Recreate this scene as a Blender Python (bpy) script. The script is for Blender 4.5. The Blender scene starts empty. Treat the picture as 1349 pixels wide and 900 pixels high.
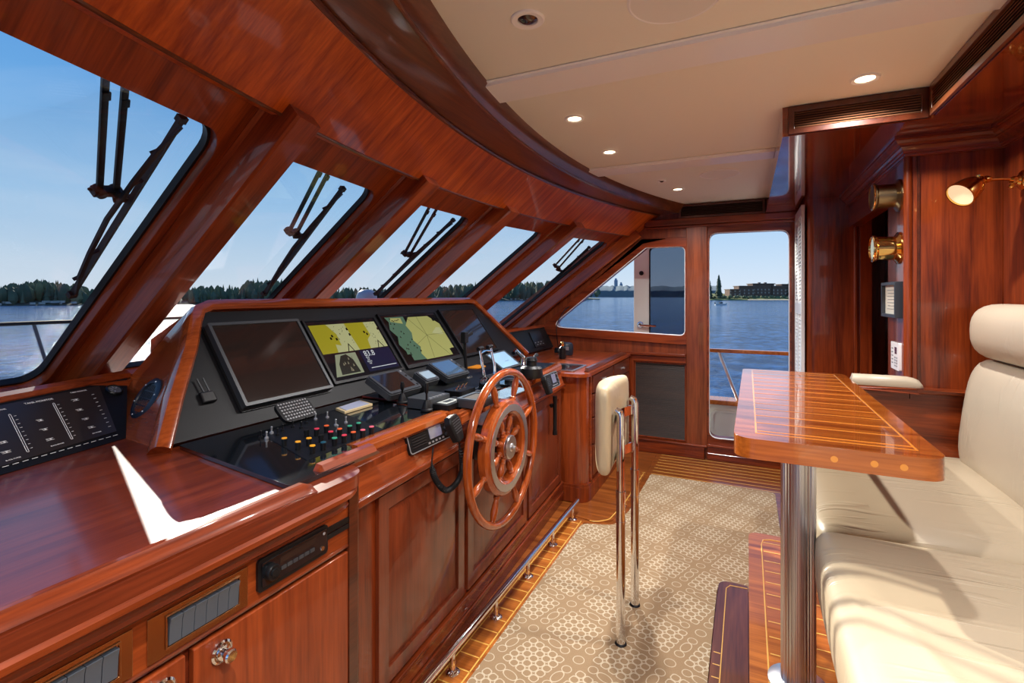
EXPO = 0.55; SKYS = .74; DLP = 9
import bpy, math, random
from mathutils import Vector, Matrix, noise
from mathutils.geometry import tessellate_polygon
random.seed(7)
SC = bpy.context.scene
COL = SC.collection
V = Vector
# ------------------------------------------------------------------ camera frame (metres, floor z=0, +Y across the boat, -X forward)
HD = math.radians(25.5)
CAM = V((0, 0, 1.35)); FW = V((-math.sin(HD), math.cos(HD), 0)); RT = V((math.cos(HD), math.sin(HD), 0)); UP = V((0, 0, 1))
def ray(u, v): return FW + RT*((u-674.5)/650) + UP*((390-v)/650)
def at(u, v, X=None, Y=None, Z=None, pl=None):
    d = ray(u, v)
    if X is not None: t = X/d.x
    elif Y is not None: t = Y/d.y
    elif Z is not None: t = (Z-1.35)/d.z
    else: t = (pl[0]-CAM).dot(pl[1])/d.dot(pl[1])
    return CAM + d*t
cam = bpy.data.objects.new('camera', bpy.data.cameras.new('camera')); COL.objects.link(cam)
cam.location = CAM; cam.rotation_euler = (math.pi/2, 0, HD)
cam.data.sensor_width = 36; cam.data.lens = 650/1349*36; cam.data.shift_y = -60/1349; cam.data.clip_start = .02; cam.data.clip_end = 6000
SC.camera = cam

# ------------------------------------------------------------------ materials
def nm(name):
    m = bpy.data.materials.new(name); m.use_nodes = True
    nt = m.node_tree; b = nt.nodes['Principled BSDF']
    return m, nt, b
def N(nt, t, **k):
    n = nt.nodes.new(t)
    for a, v in k.items(): setattr(n, a, v)
    return n
def math_(nt, op, a, b=None, c=None):
    n = nt.nodes.new('ShaderNodeMath'); n.operation = op
    for i, x in enumerate((a, b, c)):
        if x is None: continue
        if isinstance(x, (int, float)): n.inputs[i].default_value = x
        else: nt.links.new(x, n.inputs[i])
    return n.outputs[0]
def rgb(r, g, b):
    f = lambda c: ((c/255+.055)/1.055)**2.4 if c/255 > .04045 else c/255/12.92
    return (f(r), f(g), f(b), 1)
def plain(name, col, rough=.5, metal=0, coat=0, bump=0, bscale=200, var=0, spec=.5):
    m, nt, b = nm(name)
    b.inputs['Base Color'].default_value = col; b.inputs['Roughness'].default_value = rough
    b.inputs['Metallic'].default_value = metal; b.inputs['Coat Weight'].default_value = coat
    b.inputs['Coat Roughness'].default_value = .08; b.inputs['Specular IOR Level'].default_value = spec
    tc = N(nt, 'ShaderNodeTexCoord'); no = N(nt, 'ShaderNodeTexNoise'); no.inputs['Scale'].default_value = bscale
    nt.links.new(tc.outputs['Object'], no.inputs['Vector'])
    if var:
        mx = N(nt, 'ShaderNodeMix', data_type='RGBA'); mx.inputs[6].default_value = col
        mx.inputs[7].default_value = tuple(c*(1-var) for c in col[:3])+(1,)
        nt.links.new(no.outputs[0], mx.inputs[0]); nt.links.new(mx.outputs[2], b.inputs['Base Color'])
    if bump:
        bp = N(nt, 'ShaderNodeBump'); bp.inputs['Strength'].default_value = bump; bp.inputs['Distance'].default_value = .002
        nt.links.new(no.outputs[0], bp.inputs['Height']); nt.links.new(bp.outputs[0], b.inputs['Normal'])
    return m
def wood(name, axis, c1, c2, rough=.3, coat=.5, rot=0, coatr=.06, fine=1.0, k=22):
    m, nt, b = nm(name)
    tc = N(nt, 'ShaderNodeTexCoord'); r = N(nt, 'ShaderNodeMapping'); r.inputs['Rotation'].default_value = (0, rot, 0)
    nt.links.new(tc.outputs['Object'], r.inputs['Vector'])
    mp = N(nt, 'ShaderNodeMapping'); sc = [k, k, k]; sc['XYZ'.index(axis)] = 1.6; mp.inputs['Scale'].default_value = sc
    mp2 = N(nt, 'ShaderNodeMapping'); s2 = [150, 150, 150]; s2['XYZ'.index(axis)] = 7; mp2.inputs['Scale'].default_value = s2
    n1 = N(nt, 'ShaderNodeTexNoise'); n1.inputs['Scale'].default_value = 1; n1.inputs['Detail'].default_value = 4; n1.inputs['Distortion'].default_value = .5
    n2 = N(nt, 'ShaderNodeTexNoise'); n2.inputs['Scale'].default_value = 1; n2.inputs['Detail'].default_value = 3
    nt.links.new(r.outputs[0], mp.inputs['Vector']); nt.links.new(r.outputs[0], mp2.inputs['Vector'])
    nt.links.new(mp.outputs[0], n1.inputs['Vector']); nt.links.new(mp2.outputs[0], n2.inputs['Vector'])
    f = math_(nt, 'ADD', math_(nt, 'MULTIPLY', n1.outputs[0], .65), math_(nt, 'MULTIPLY', n2.outputs[0], .35*fine))
    cr = N(nt, 'ShaderNodeValToRGB'); e = cr.color_ramp.elements
    c1 = (c1[0]*.80, c1[1]*.66, c1[2]*.5, 1); c2 = (c2[0]*.86, c2[1]*.74, c2[2]*.55, 1); e[0].position = .34; e[0].color = c1; e[1].position = .64; e[1].color = c2
    nt.links.new(f, cr.inputs[0]); nt.links.new(cr.outputs[0], b.inputs['Base Color'])
    b.inputs['Roughness'].default_value = rough; b.inputs['Coat Weight'].default_value = coat; b.inputs['Coat Roughness'].default_value = coatr
    b.inputs['Specular IOR Level'].default_value = .35
    bp = N(nt, 'ShaderNodeBump'); bp.inputs['Strength'].default_value = .06; bp.inputs['Distance'].default_value = .001
    nt.links.new(n2.outputs[0], bp.inputs['Height']); nt.links.new(bp.outputs[0], b.inputs['Normal'])
    return m
MD, ML = (.105, .016, .0045, 1), (.36, .070, .017, 1)
WX = wood('mahogany_x', 'X', MD, ML); WY = wood('mahogany_y', 'Y', MD, ML); WZ = wood('mahogany_z', 'Z', MD, ML)
WS = wood('mahogany_slope', 'X', (.17, .033, .009, 1), (.46, .105, .028, 1), rot=math.atan2(.82, 1.09))
WH = wood('mahogany_header_lit', 'Z', (.34, .055, .008, 1), (.72, .165, .024, 1), rough=.35, coat=.35, rot=-.84, k=34)  # orange light on the header is put into a brighter wood colour
WF = wood('mahogany_fascia', 'Y', (.20, .036, .009, 1), (.45, .10, .025, 1), rough=.28)
WB = wood('mahogany_beam', 'Y', (.10, .030, .012, 1), (.22, .075, .032, 1), rough=.3)
WK = wood('mahogany_dark', 'Y', (.05, .012, .006, 1), (.13, .030, .012, 1), rough=.35)
WT = wood('mahogany_counter', 'Y', (.11, .018, .008, 1), (.26, .050, .020, 1), rough=.32, coat=.7, coatr=.12)
WR = wood('teak_rail', 'Y', (.42, .13, .03, 1), (.75, .30, .08, 1), rough=.25, coat=.6)
WW = wood('wheel_teak', 'Z', (.28, .052, .010, 1), (.55, .13, .028, 1), rough=.2, coat=.9)
TKX = wood('teak_plank_x', 'X', (.30, .085, .015, 1), (.66, .24, .05, 1), rough=.3, coat=.6)
TKY = wood('teak_plank_y', 'Y', (.30, .085, .015, 1), (.66, .24, .05, 1), rough=.3, coat=.6)
TKD = wood('teak_floor', 'X', (.15, .040, .010, 1), (.42, .14, .035, 1), rough=.3, coat=.6)
TBL = wood('table_teak', 'X', (.24, .055, .010, 1), (.56, .17, .03, 1), rough=.2, coat=1, coatr=.02)
HOL = plain('holly_inlay', rgb(240, 190, 95), .3, coat=.6)
TLINE = plain('gold_inlay', rgb(235, 150, 50), .25, coat=1)
CHR = plain('chrome', (.82, .82, .84, 1), .06, 1)
ALU = plain('brushed_aluminium', (.62, .62, .64, 1), .28, 1, bump=.1, bscale=300)
BRS = plain('brass', (.85, .55, .18, 1), .12, 1)
BRD = plain('aged_brass', (.30, .22, .12, 1), .3, 1)
BRZ = plain('bronze_plate', (.55, .33, .17, 1), .22, 1)
BLK = plain('black_plastic', (.007, .007, .008, 1), .35, bump=.15, bscale=900, spec=.3)
BLM = plain('black_matt_panel', (.0055, .006, .0075, 1), .45, bump=.2, bscale=700, spec=.25)
BGL = plain('black_glass', (.006, .008, .011, 1), .05, coat=1)
SCRN = plain('dark_screen', (.022, .015, .013, 1), .08, coat=.6)
GRY = plain('grey_plastic', (.04, .044, .05, 1), .4, bump=.1)
GRB = plain('slate_switch', (.075, .095, .12, 1), .35)
SIL = plain('silver_plastic', (.45, .46, .48, 1), .3, .6)
RUB = plain('black_rubber', (.008, .008, .009, 1), .5, spec=.3)
WIP = plain('wiper_black', (.006, .006, .007, 1), .5, spec=.2)
NAVY = plain('speaker_navy', (.012, .018, .03, 1), .4)
WHT = plain('white_gelcoat', (.78, .82, .76, 1), .3, coat=.3)
CRM = plain('ceiling_cream', (.93, .94, .84, 1), .55, bump=.1, bscale=500)
CBM = plain('ceiling_beam_white', (.9, .93, .95, 1), .35, coat=.2)
WTR = plain('white_trim', (.93, .95, .95, 1), .35)
PAPER = plain('paper', rgb(225, 222, 205), .7)
OPL = plain('white_print', rgb(230, 230, 225), .6)
DECK = plain('grey_deck', (.30, .31, .32, 1), .8, bump=.3)
DKG = plain('dark_recess', (.02, .012, .01, 1), .7)
LVD = wood('louvre_wood', 'X', (.02, .010, .007, 1), (.055, .026, .018, 1), rough=.5, coat=.0)
def emis(name, col, s):
    m, nt, b = nm(name); b.inputs['Base Color'].default_value = col
    b.inputs['Emission Color'].default_value = col; b.inputs['Emission Strength'].default_value = s
    b.inputs['Roughness'].default_value = .15
    return m
LAMP = emis('lamp_lens', (1, .82, .55, 1), 6)
LAMP2 = emis('sconce_lens', (1, .80, .50, 1), .45)
def leather(name, col, wr=1.0, axis=0):
    m, nt, b = nm(name)
    b.inputs['Roughness'].default_value = .38; b.inputs['Coat Weight'].default_value = .15; b.inputs['Coat Roughness'].default_value = .3
    tc = N(nt, 'ShaderNodeTexCoord'); mp = N(nt, 'ShaderNodeMapping'); s = [3.2, 26, 8] if axis == 0 else [26, 3.2, 8]; mp.inputs['Scale'].default_value = s
    n1 = N(nt, 'ShaderNodeTexNoise'); n1.inputs['Scale'].default_value = 1; n1.inputs['Detail'].default_value = 2; n1.inputs['Distortion'].default_value = .8
    nt.links.new(tc.outputs['Object'], mp.inputs['Vector']); nt.links.new(mp.outputs[0], n1.inputs['Vector'])
    n2 = N(nt, 'ShaderNodeTexNoise'); n2.inputs['Scale'].default_value = 4; nt.links.new(tc.outputs['Object'], n2.inputs['Vector'])
    n3 = N(nt, 'ShaderNodeTexNoise'); n3.inputs['Scale'].default_value = 500; nt.links.new(tc.outputs['Object'], n3.inputs['Vector'])
    ramp = N(nt, 'ShaderNodeValToRGB'); e = ramp.color_ramp.elements; e[0].position = .52; e[1].position = .8
    nt.links.new(n1.outputs[0], ramp.inputs[0])
    r2 = N(nt, 'ShaderNodeValToRGB'); e = r2.color_ramp.elements; e[0].position = .45; e[1].position = .62
    nt.links.new(n2.outputs[0], r2.inputs[0])
    h = math_(nt, 'ADD', math_(nt, 'MULTIPLY', math_(nt, 'MULTIPLY', ramp.outputs[0], r2.outputs[0]), wr), math_(nt, 'MULTIPLY', n3.outputs[0], .03))
    bp = N(nt, 'ShaderNodeBump'); bp.inputs['Strength'].default_value = .5; bp.inputs['Distance'].default_value = .012
    nt.links.new(h, bp.inputs['Height']); nt.links.new(bp.outputs[0], b.inputs['Normal'])
    mx = N(nt, 'ShaderNodeMix', data_type='RGBA'); mx.inputs[6].default_value = col; mx.inputs[7].default_value = tuple(c*.86 for c in col[:3])+(1,)
    nt.links.new(n2.outputs[0], mx.inputs[0]); nt.links.new(mx.outputs[2], b.inputs['Base Color'])
    return m
LEA = leather('cream_leather', rgb(182, 166, 140)); LEB = leather('cream_leather_smooth', rgb(194, 180, 157), .25)
LEC = leather('stool_leather', rgb(214, 194, 155), .4, 1)
def glass(name, tint=(1, 1, 1, 1), refl=.05):
    m, nt, b = nm(name); nt.nodes.remove(b); out = nt.nodes['Material Output']
    t = N(nt, 'ShaderNodeBsdfTransparent'); t.inputs[0].default_value = tint
    g = N(nt, 'ShaderNodeBsdfGlossy'); g.inputs['Roughness'].default_value = .01
    fr = N(nt, 'ShaderNodeFresnel'); fr.inputs[0].default_value = 1.35
    f = math_(nt, 'MINIMUM', math_(nt, 'MULTIPLY', fr.outputs[0], refl*20), .6)
    mx = N(nt, 'ShaderNodeMixShader'); nt.links.new(f, mx.inputs[0]); nt.links.new(t.outputs[0], mx.inputs[1]); nt.links.new(g.outputs[0], mx.inputs[2])
    nt.links.new(mx.outputs[0], out.inputs[0]); return m
GLS = glass('window_glass', (.97, .98, .98, 1), .006); GLT = glass('tinted_glass', (.42, .45, .5, 1), .02)
def carpet_mat():
    m, nt, b = nm('patterned_carpet'); L = nt.links.new
    tc = N(nt, 'ShaderNodeTexCoord'); mp = N(nt, 'ShaderNodeMapping'); mp.inputs['Rotation'].default_value = (0, 0, math.radians(22))
    L(tc.outputs['Object'], mp.inputs['Vector'])
    sp = N(nt, 'ShaderNodeSeparateXYZ'); L(mp.outputs[0], sp.inputs[0])
    s = .0335; P = 7.0
    x = math_(nt, 'DIVIDE', sp.outputs[0], s); y = math_(nt, 'DIVIDE', sp.outputs[1], s)
    def cm(v, per, o=0): return math_(nt, 'SUBTRACT', math_(nt, 'FLOORED_MODULO', math_(nt, 'ADD', v, o), per), per/2)
    def ring(fx, fy, r, w, p=2):
        d = math_(nt, 'POWER', math_(nt, 'ADD', math_(nt, 'POWER', math_(nt, 'ABSOLUTE', fx), p), math_(nt, 'POWER', math_(nt, 'ABSOLUTE', fy), p)), 1/p)
        return math_(nt, 'LESS_THAN', math_(nt, 'ABSOLUTE', math_(nt, 'SUBTRACT', d, r)), w)
    lat = ring(cm(x, 1), cm(y, 1), .46, .065, 2.6)
    fx, fy = cm(x, P), cm(y, P); gx, gy = cm(x, P, P/2), cm(y, P, P/2)
    c = math_(nt, 'LESS_THAN', math_(nt, 'MAXIMUM', math_(nt, 'ABSOLUTE', fx), math_(nt, 'ABSOLUTE', fy)), 2.5)
    f = math_(nt, 'MULTIPLY', lat, c)
    for a_, b_ in ((gx, fy), (gy, fx)):
        f = math_(nt, 'MAXIMUM', f, ring(a_, math_(nt, 'SUBTRACT', math_(nt, 'ABSOLUTE', b_), 1.5), .52, .05))
        f = math_(nt, 'MAXIMUM', f, ring(math_(nt, 'MULTIPLY', a_, 1.0), math_(nt, 'MULTIPLY', b_, .55), .5, .045))
    f = math_(nt, 'MAXIMUM', f, ring(gx, gy, .6, .05))
    no = N(nt, 'ShaderNodeTexNoise'); no.inputs['Scale'].default_value = 350; L(tc.outputs['Object'], no.inputs['Vector'])
    mx = N(nt, 'ShaderNodeMix', data_type='RGBA'); mx.inputs[6].default_value = rgb(178, 150, 116); mx.inputs[7].default_value = rgb(226, 210, 180); L(f, mx.inputs[0])
    m2 = N(nt, 'ShaderNodeMix', data_type='RGBA', blend_type='MULTIPLY'); m2.inputs[0].default_value = .35; L(mx.outputs[2], m2.inputs[6]); L(no.outputs[0], m2.inputs[7])
    L(m2.outputs[2], b.inputs['Base Color']); b.inputs['Roughness'].default_value = .95; b.inputs['Specular IOR Level'].default_value = .1
    bp = N(nt, 'ShaderNodeBump'); bp.inputs['Strength'].default_value = .5; bp.inputs['Distance'].default_value = .003
    L(math_(nt, 'ADD', no.outputs[0], f), bp.inputs['Height']); L(bp.outputs[0], b.inputs['Normal'])
    return m
CARP = carpet_mat()

# ------------------------------------------------------------------ mesh builder
def basis(ax):
    ax = V(ax).normalized(); t = V((0, 0, 1)) if abs(ax.z) < .9 else V((1, 0, 0))
    a = ax.cross(t).normalized(); return a, ax.cross(a).normalized(), ax
ORG = {}
class MB:
    def __init__(s): s.v = []; s.f = []; s.m = []
    def add(s, vs, fs, m=0):
        o = len(s.v); s.v += [V(p) for p in vs]
        for f in fs: s.f.append([i+o for i in f]); s.m.append(m)
        return s
    def poly(s, pts, m=0): return s.add(pts, [list(range(len(pts)))], m)
    def box(s, x0, x1, y0, y1, z0, z1, m=0):
        return s.obox(V(((x0+x1)/2, (y0+y1)/2, (z0+z1)/2)), V(((x1-x0)/2, 0, 0)), V((0, (y1-y0)/2, 0)), V((0, 0, (z1-z0)/2)), m)
    def obox(s, c, a, b, d, m=0):
        c, a, b, d = V(c), V(a), V(b), V(d)
        vs = [c+a*i+b*j+d*k for i in (-1, 1) for j in (-1, 1) for k in (-1, 1)]
        return s.add(vs, [(0, 1, 3, 2), (4, 6, 7, 5), (0, 4, 5, 1), (2, 3, 7, 6), (0, 2, 6, 4), (1, 5, 7, 3)], m)
    def bar(s, p, q, w, h, up=(0, 0, 1), m=0):
        p, q = V(p), V(q); d = q-p; a = d.cross(V(up)).normalized(); b = a.cross(d).normalized()
        return s.obox((p+q)/2, d/2, a*w/2, b*h/2, m)
    def loft(s, rings, closed=True, caps=True, m=0, loop=False):
        n = len(rings[0]); vs = [p for r in rings for p in r]; fs = []
        R = len(rings)
        for i in range(R if loop else R-1):
            for j in range(n if closed else n-1):
                k = (i+1) % R
                fs.append((i*n+j, i*n+(j+1) % n, k*n+(j+1) % n, k*n+j))
        if caps and closed and not loop: fs += [tuple(range(n)), tuple((R-1)*n+j for j in reversed(range(n)))]
        return s.add(vs, fs, m)
    def tube(s, path, r, n=12, loop=False, m=0, caps=True):
        path = [V(p) for p in path]; R = len(path); rs = r if isinstance(r, (list, tuple)) else [r]*R; rings = []; pa = None
        for i, p in enumerate(path):
            if loop: d = path[(i+1) % R]-path[i-1]
            else: d = path[min(i+1, R-1)]-path[max(i-1, 0)]
            d.normalize()
            if pa is None: a, b, _ = basis(d)
            else:
                a = pa-d*pa.dot(d)
                a.normalize(); b = d.cross(a)
            pa = a
            rings.append([p+(a*math.cos(t*2*math.pi/n)+b*math.sin(t*2*math.pi/n))*rs[i] for t in range(n)])
        return s.loft(rings, True, caps, m, loop)
    def lathe(s, prof, o, ax, n=24, m=0, squash=1):
        a, b, d = basis(ax); o = V(o)
        rings = [[o+d*h+(a*math.cos(t*2*math.pi/n)+b*math.sin(t*2*math.pi/n)*squash)*max(r, 1e-5) for t in range(n)] for r, h in prof]
        return s.loft(rings, True, True, m)
    def prism(s, pts, vec, m=0):
        vec = V(vec); pts = [V(p) for p in pts]; return s.loft([pts, [p+vec for p in pts]], True, True, m)
    def plate(s, outer, holes, fn, w0, w1, m=0, mh=None):
        loops = [outer]+list(holes)
        tri = tessellate_polygon([[V((a, b, 0)) for a, b in L] for L in loops])
        flat = [p for L in loops for p in L]; n = len(flat)
        vs = [fn(a, b, w0) for a, b in flat]+[fn(a, b, w1) for a, b in flat]
        s.add(vs, [tuple(t) for t in tri]+[tuple(i+n for i in reversed(t)) for t in tri], m)
        o = 0
        for li, L in enumerate(loops):
            k = len(L)
            vv = [fn(a, b, w0) for a, b in L]+[fn(a, b, w1) for a, b in L]
            s.add(vv, [(j, (j+1) % k, k+(j+1) % k, k+j) for j in range(k)], m if (li == 0 or mh is None) else mh)
            o += k
        return s
    def build(s, name, mats, parent=None, bevel=0, seg=2, sub=0, ang=35, kind=None, label=None):
        if not isinstance(mats, (list, tuple)): mats = [mats]
        o0 = ORG.get(parent, V((0, 0, 0))) if parent else V((0, 0, 0))
        me = bpy.data.meshes.new(name); me.from_pydata([p-o0 for p in s.v], [], s.f)
        for mt in mats: me.materials.append(mt)
        me.polygons.foreach_set('material_index', s.m)
        import bmesh
        bm = bmesh.new(); bm.from_mesh(me); bmesh.ops.remove_doubles(bm, verts=bm.verts, dist=1e-6)
        bmesh.ops.recalc_face_normals(bm, faces=bm.faces); bm.to_mesh(me); bm.free()
        me.polygons.foreach_set('use_smooth', [True]*len(me.polygons)); 
        ob = bpy.data.objects.new(name, me); COL.objects.link(ob)
        if bevel:
            bv = ob.modifiers.new('bevel', 'BEVEL'); bv.width = bevel; bv.segments = seg; bv.limit_method = 'ANGLE'; bv.angle_limit = math.radians(ang); bv.harden_normals = True
        elif not sub: me.set_sharp_from_angle(angle=math.radians(ang))
        if sub:
            sb = ob.modifiers.new('sub', 'SUBSURF'); sb.levels = sub; sb.render_levels = sub
        if parent: ob.parent = parent; ORG[ob] = o0
        if kind: ob['kind'] = kind
        if label: ob['label'] = label
        return ob
def thing(name, label, cat, loc=(0, 0, 0), group=None):
    o = bpy.data.objects.new(name, None); COL.objects.link(o); o.location = loc; o.empty_display_size = .05
    ORG[o] = V(loc); o['label'] = label; o['category'] = cat
    if group: o['group'] = group
    return o
def tag(o, label, cat, group=None, kind=None):
    o['label'] = label; o['category'] = cat
    if group: o['group'] = group
    if kind: o['kind'] = kind
    return o
def copy_tree(o, parent=None, loc=None, rot=None, label=None):
    c = o.copy(); COL.objects.link(c); c.parent = parent
    if parent is None: ORG[c] = V(loc if loc is not None else o.location)
    if loc is not None: c.location = loc
    if rot is not None: c.rotation_euler = rot
    if label: c['label'] = label
    for ch in [x for x in bpy.data.objects if x.parent == o]: copy_tree(ch, c)
    return c
def rrect(a0, a1, b0, b1, r, n=6):
    pts = []
    for cx, cy, s in ((a1-r, b1-r, 0), (a0+r, b1-r, 1), (a0+r, b0+r, 2), (a1-r, b0+r, 3)):
        for i in range(n+1):
            t = (s+i/n)*math.pi/2; pts.append((cx+r*math.cos(t), cy+r*math.sin(t)))
    return pts
def rpoly(pts, r, n=5):
    out = []; k = len(pts)
    for i in range(k):
        p, a, b = V(pts[i]), V(pts[i-1]), V(pts[(i+1) % k]); rr = r[i] if isinstance(r, (list, tuple)) else r
        u, w = (a-p).normalized(), (b-p).normalized(); ang = u.angle(w); t = rr/math.tan(ang/2)
        p0, p1 = p+u*t, p+w*t
        for j in range(n+1):
            q = j/n; out.append(tuple((p0.lerp(p, q)).lerp(p.lerp(p1, q), q)))
    return out
def text_mesh(name, txt, size, fn_origin, ax, ay, mat, parent, ext=.0004):
    cu = bpy.data.curves.new(name, 'FONT'); cu.body = txt; cu.size = size; cu.extrude = ext; cu.align_x = 'CENTER'; cu.align_y = 'CENTER'
    ob = bpy.data.objects.new(name+'_tmp', cu); COL.objects.link(ob)
    bpy.context.view_layer.update()
    me = bpy.data.meshes.new_from_object(ob.evaluated_get(bpy.context.evaluated_depsgraph_get()))
    bpy.data.objects.remove(ob); me.name = name
    ax, ay = V(ax).normalized(), V(ay).normalized(); az = ax.cross(ay)
    o0 = ORG.get(parent, V((0, 0, 0)))
    for v in me.vertices: v.co = fn_origin-o0+ax*v.co.x+ay*v.co.y+az*v.co.z
    me.materials.clear(); me.materials.append(mat)
    o = bpy.data.objects.new(name, me); COL.objects.link(o); o.parent = parent; ORG[o] = o0
    return o
# ------------------------------------------------------------------ the setting
def T(y): return -1.56+.1*(y-2.2)**2
def Hh(y): y = max(y, 0); return -1.34+.09*(y-2.2)**2
def Hd(y): y = max(y, 0); return -1.13+.1*(y-2.3)**2
def Cc(y): y = max(y, 0); return -.90+.1*(y-2.3)**2
YW = 4.4; ZC = 2.12
MB().box(-1.5, 1.5, -1.2, YW+.02, -.06, 0).build('floor', TKD, kind='structure')
# teak and holly border beside the helm cabinet (ladder pattern)
b = MB(); b.box(-1.0, -.878, .2, 2.84, 0, .004, 0)
y = .25
while y < 2.84: b.box(-.985, -.895, y, y+.0045, .0035, .0048, 1); y += .075
b.box(-.986, -.981, .2, 2.84, .0035, .0048, 1); b.box(-.899, -.894, .2, 2.84, .0035, .0048, 1)
b.build('trim_1', [TKX, HOL], kind='structure')
b = MB()
for k in range(8): b.box(-.66, .3, 3.84+k*.07, 3.845+k*.07, .0, .0012, 0)
b.build('trim_2', HOL, kind='structure')
# far corner border that curves round the drawer cabinet foot
nose = [(-.99, 2.9), (-.80, 2.86), (-.73, 2.93), (-.70, 3.2), (-.69, 3.8), (-.70, 4.3), (-.99, 4.3)]
nose = rpoly(nose, [.01, .06, .06, .05, .01, .01, .01], 6)
b = MB(); b.plate(nose, [], lambda s, t, w: V((s, t, w)), 0, .005)
edge = [V((x+.02*(-1), y_, .0055)) for x, y_ in nose if x > -.9 and y_ < 4.2]
b.tube(edge, .0028, 6, m=1)
for k in range(12): b.box(-.725, -.70, 3.05+k*.07, 3.054+k*.07, .004, .0058, 1)
b.build('trim_3', [TKD, HOL], kind='structure')
# carpet
cp = [(-.878, -.9), (-.878, 2.80), (-.70, 2.86), (-.665, 3.1), (-.655, 3.80), (.17, 3.80), (.17, 2.475), (-.125, 2.475), (-.125, -.9)]
cp = rpoly(cp, [.01, .05, .08, .1, .02, .05, .01, .05, .01], 5)
MB().plate(cp, [], lambda s, t, w: V((s, t, w)), .0, .011).build('carpet', CARP)
tag(bpy.data.objects['carpet'], 'beige carpet with a pale looped lattice pattern in the aisle beside the helm', 'carpet')
# ceiling
ring = []
ys = [-.9+i*(YW+.9)/50 for i in range(51)]
def cx(y): return Cc(y)
b = MB(); b.loft([[V((cx(y), y, ZC)), V((1.2, y, ZC)), V((1.2, y, ZC+.05)), V((cx(y)-.1, y, ZC+.05))] for y in ys])
b.build('ceiling', CRM, kind='structure')
b = MB(); b.box(-1.62, 1.6, -1.3, YW+.15, ZC+.07, ZC+.14); b.build('ceiling_roof', WHT, kind='structure')
for i, (y0, y1) in enumerate(((1.56, 1.72), (2.90, 3.05))):
    b = MB(); x1 = .62 if i == 0 else .13
    b.box(Cc((y0+y1)/2)-.02, x1, y0, y1, ZC-.018, ZC-.001); b.box(Cc((y0+y1)/2)-.02, x1, y0-.012, y0+.012, ZC-.006, ZC-.001)
    b.build('trim_%d' % (4+i), CBM, bevel=.004, kind='structure')
# header over the windshield, curved in plan
ys = [-.8+i*(YW+.8)/52 for i in range(53)]
b = MB(); b.loft([[V((Hh(y), y, 1.87)), V((Hd(y), y, 2.045)), V((Hd(y)-.04, y, 2.10)), V((Hh(y)-.035, y, 1.875))] for y in ys])
b.build('trim_6', WH, kind='structure')
b = MB(); b.tube([V((Hd(y)+.002, y, 2.046)) for y in ys], .009, 8); b.tube([V((Hh(y), y, 1.872)) for y in ys], .006, 8)
b.build('trim_7', WB, kind='structure')
b = MB(); b.loft([[V((Hd(y)-.03, y, 2.052)), V((Cc(y)-.04, y, 2.052)), V((Cc(y)+.004, y, 2.115)), V((Cc(y)+.004, y, 2.16)), V((Hd(y)-.05, y, 2.16))] for y in ys])
b.build('trim_8', WB, kind='structure')
b = MB(); b.tube([V((Cc(y)-.04, y, 2.052)) for y in ys], .007, 8); b.build('trim_9', WB, kind='structure')
# soffit between the glass and the header
b = MB(); b.loft([[V((T(y)+.14, y, 1.955)), V((Hh(y)+.03, y, 1.955)), V((Hh(y)+.03, y, 1.985)), V((T(y)-.1, y, 1.985))] for y in ys])
b.build('trim_10', WK, kind='structure')
# windshield : five raked windows
YC = [-.80, .10, 1.03, 1.86, 2.71, 3.55, 4.40]
SL = V((-1.09, 0, -.82))
PL = []
for i in range(6):
    A = V((T(YC[i]), YC[i], 1.85)); B_ = V((T(YC[i+1]), YC[i+1], 1.85)); h = (B_-A)/(YC[i+1]-YC[i]); n = SL.cross(h).normalized()
    if n.x < 0: n = -n
    PL.append((A, h, n))
    def fn(y, t, w, A=A, h=h, n=n, y0=YC[i]): return A+h*(y-y0)+SL*(1-t)+n*w
    L_, R_ = YC[i]+.09, YC[i+1]-.10
    g = bpy.data.objects.new('window_%d' % (i if i else 7), None); COL.objects.link(g); g['kind'] = 'structure'; ORG[g] = V((0, 0, 0))
    hole = rrect(L_, R_, 0, 1.0, .07, 6)
    hole = [(y, .5+(t-.5)) for y, t in hole]
    b = MB(); b.plate([(YC[i], -.12), (YC[i+1], -.12), (YC[i+1], 1.13), (YC[i], 1.13)], [hole], fn, 0.0, .045)
    b.build('window_frame', WS, g, bevel=.004)
    gk = [(y+( .012 if y < (L_+R_)/2 else -.012), t+(.012 if t < .5 else -.012)) for y, t in hole]
    b = MB(); b.plate(rrect(L_-.004, R_+.004, -.004, 1.004, .07), [rrect(L_+.009, R_-.009, .009, .991, .062)], fn, -.012, .012)
    b.build('gasket', RUB, g)
    b = MB(); b.plate(rrect(L_-.01, R_+.01, -.01, 1.01, .06), [], fn, -.012, -.006); b.build('pane', GLS, g)
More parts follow.
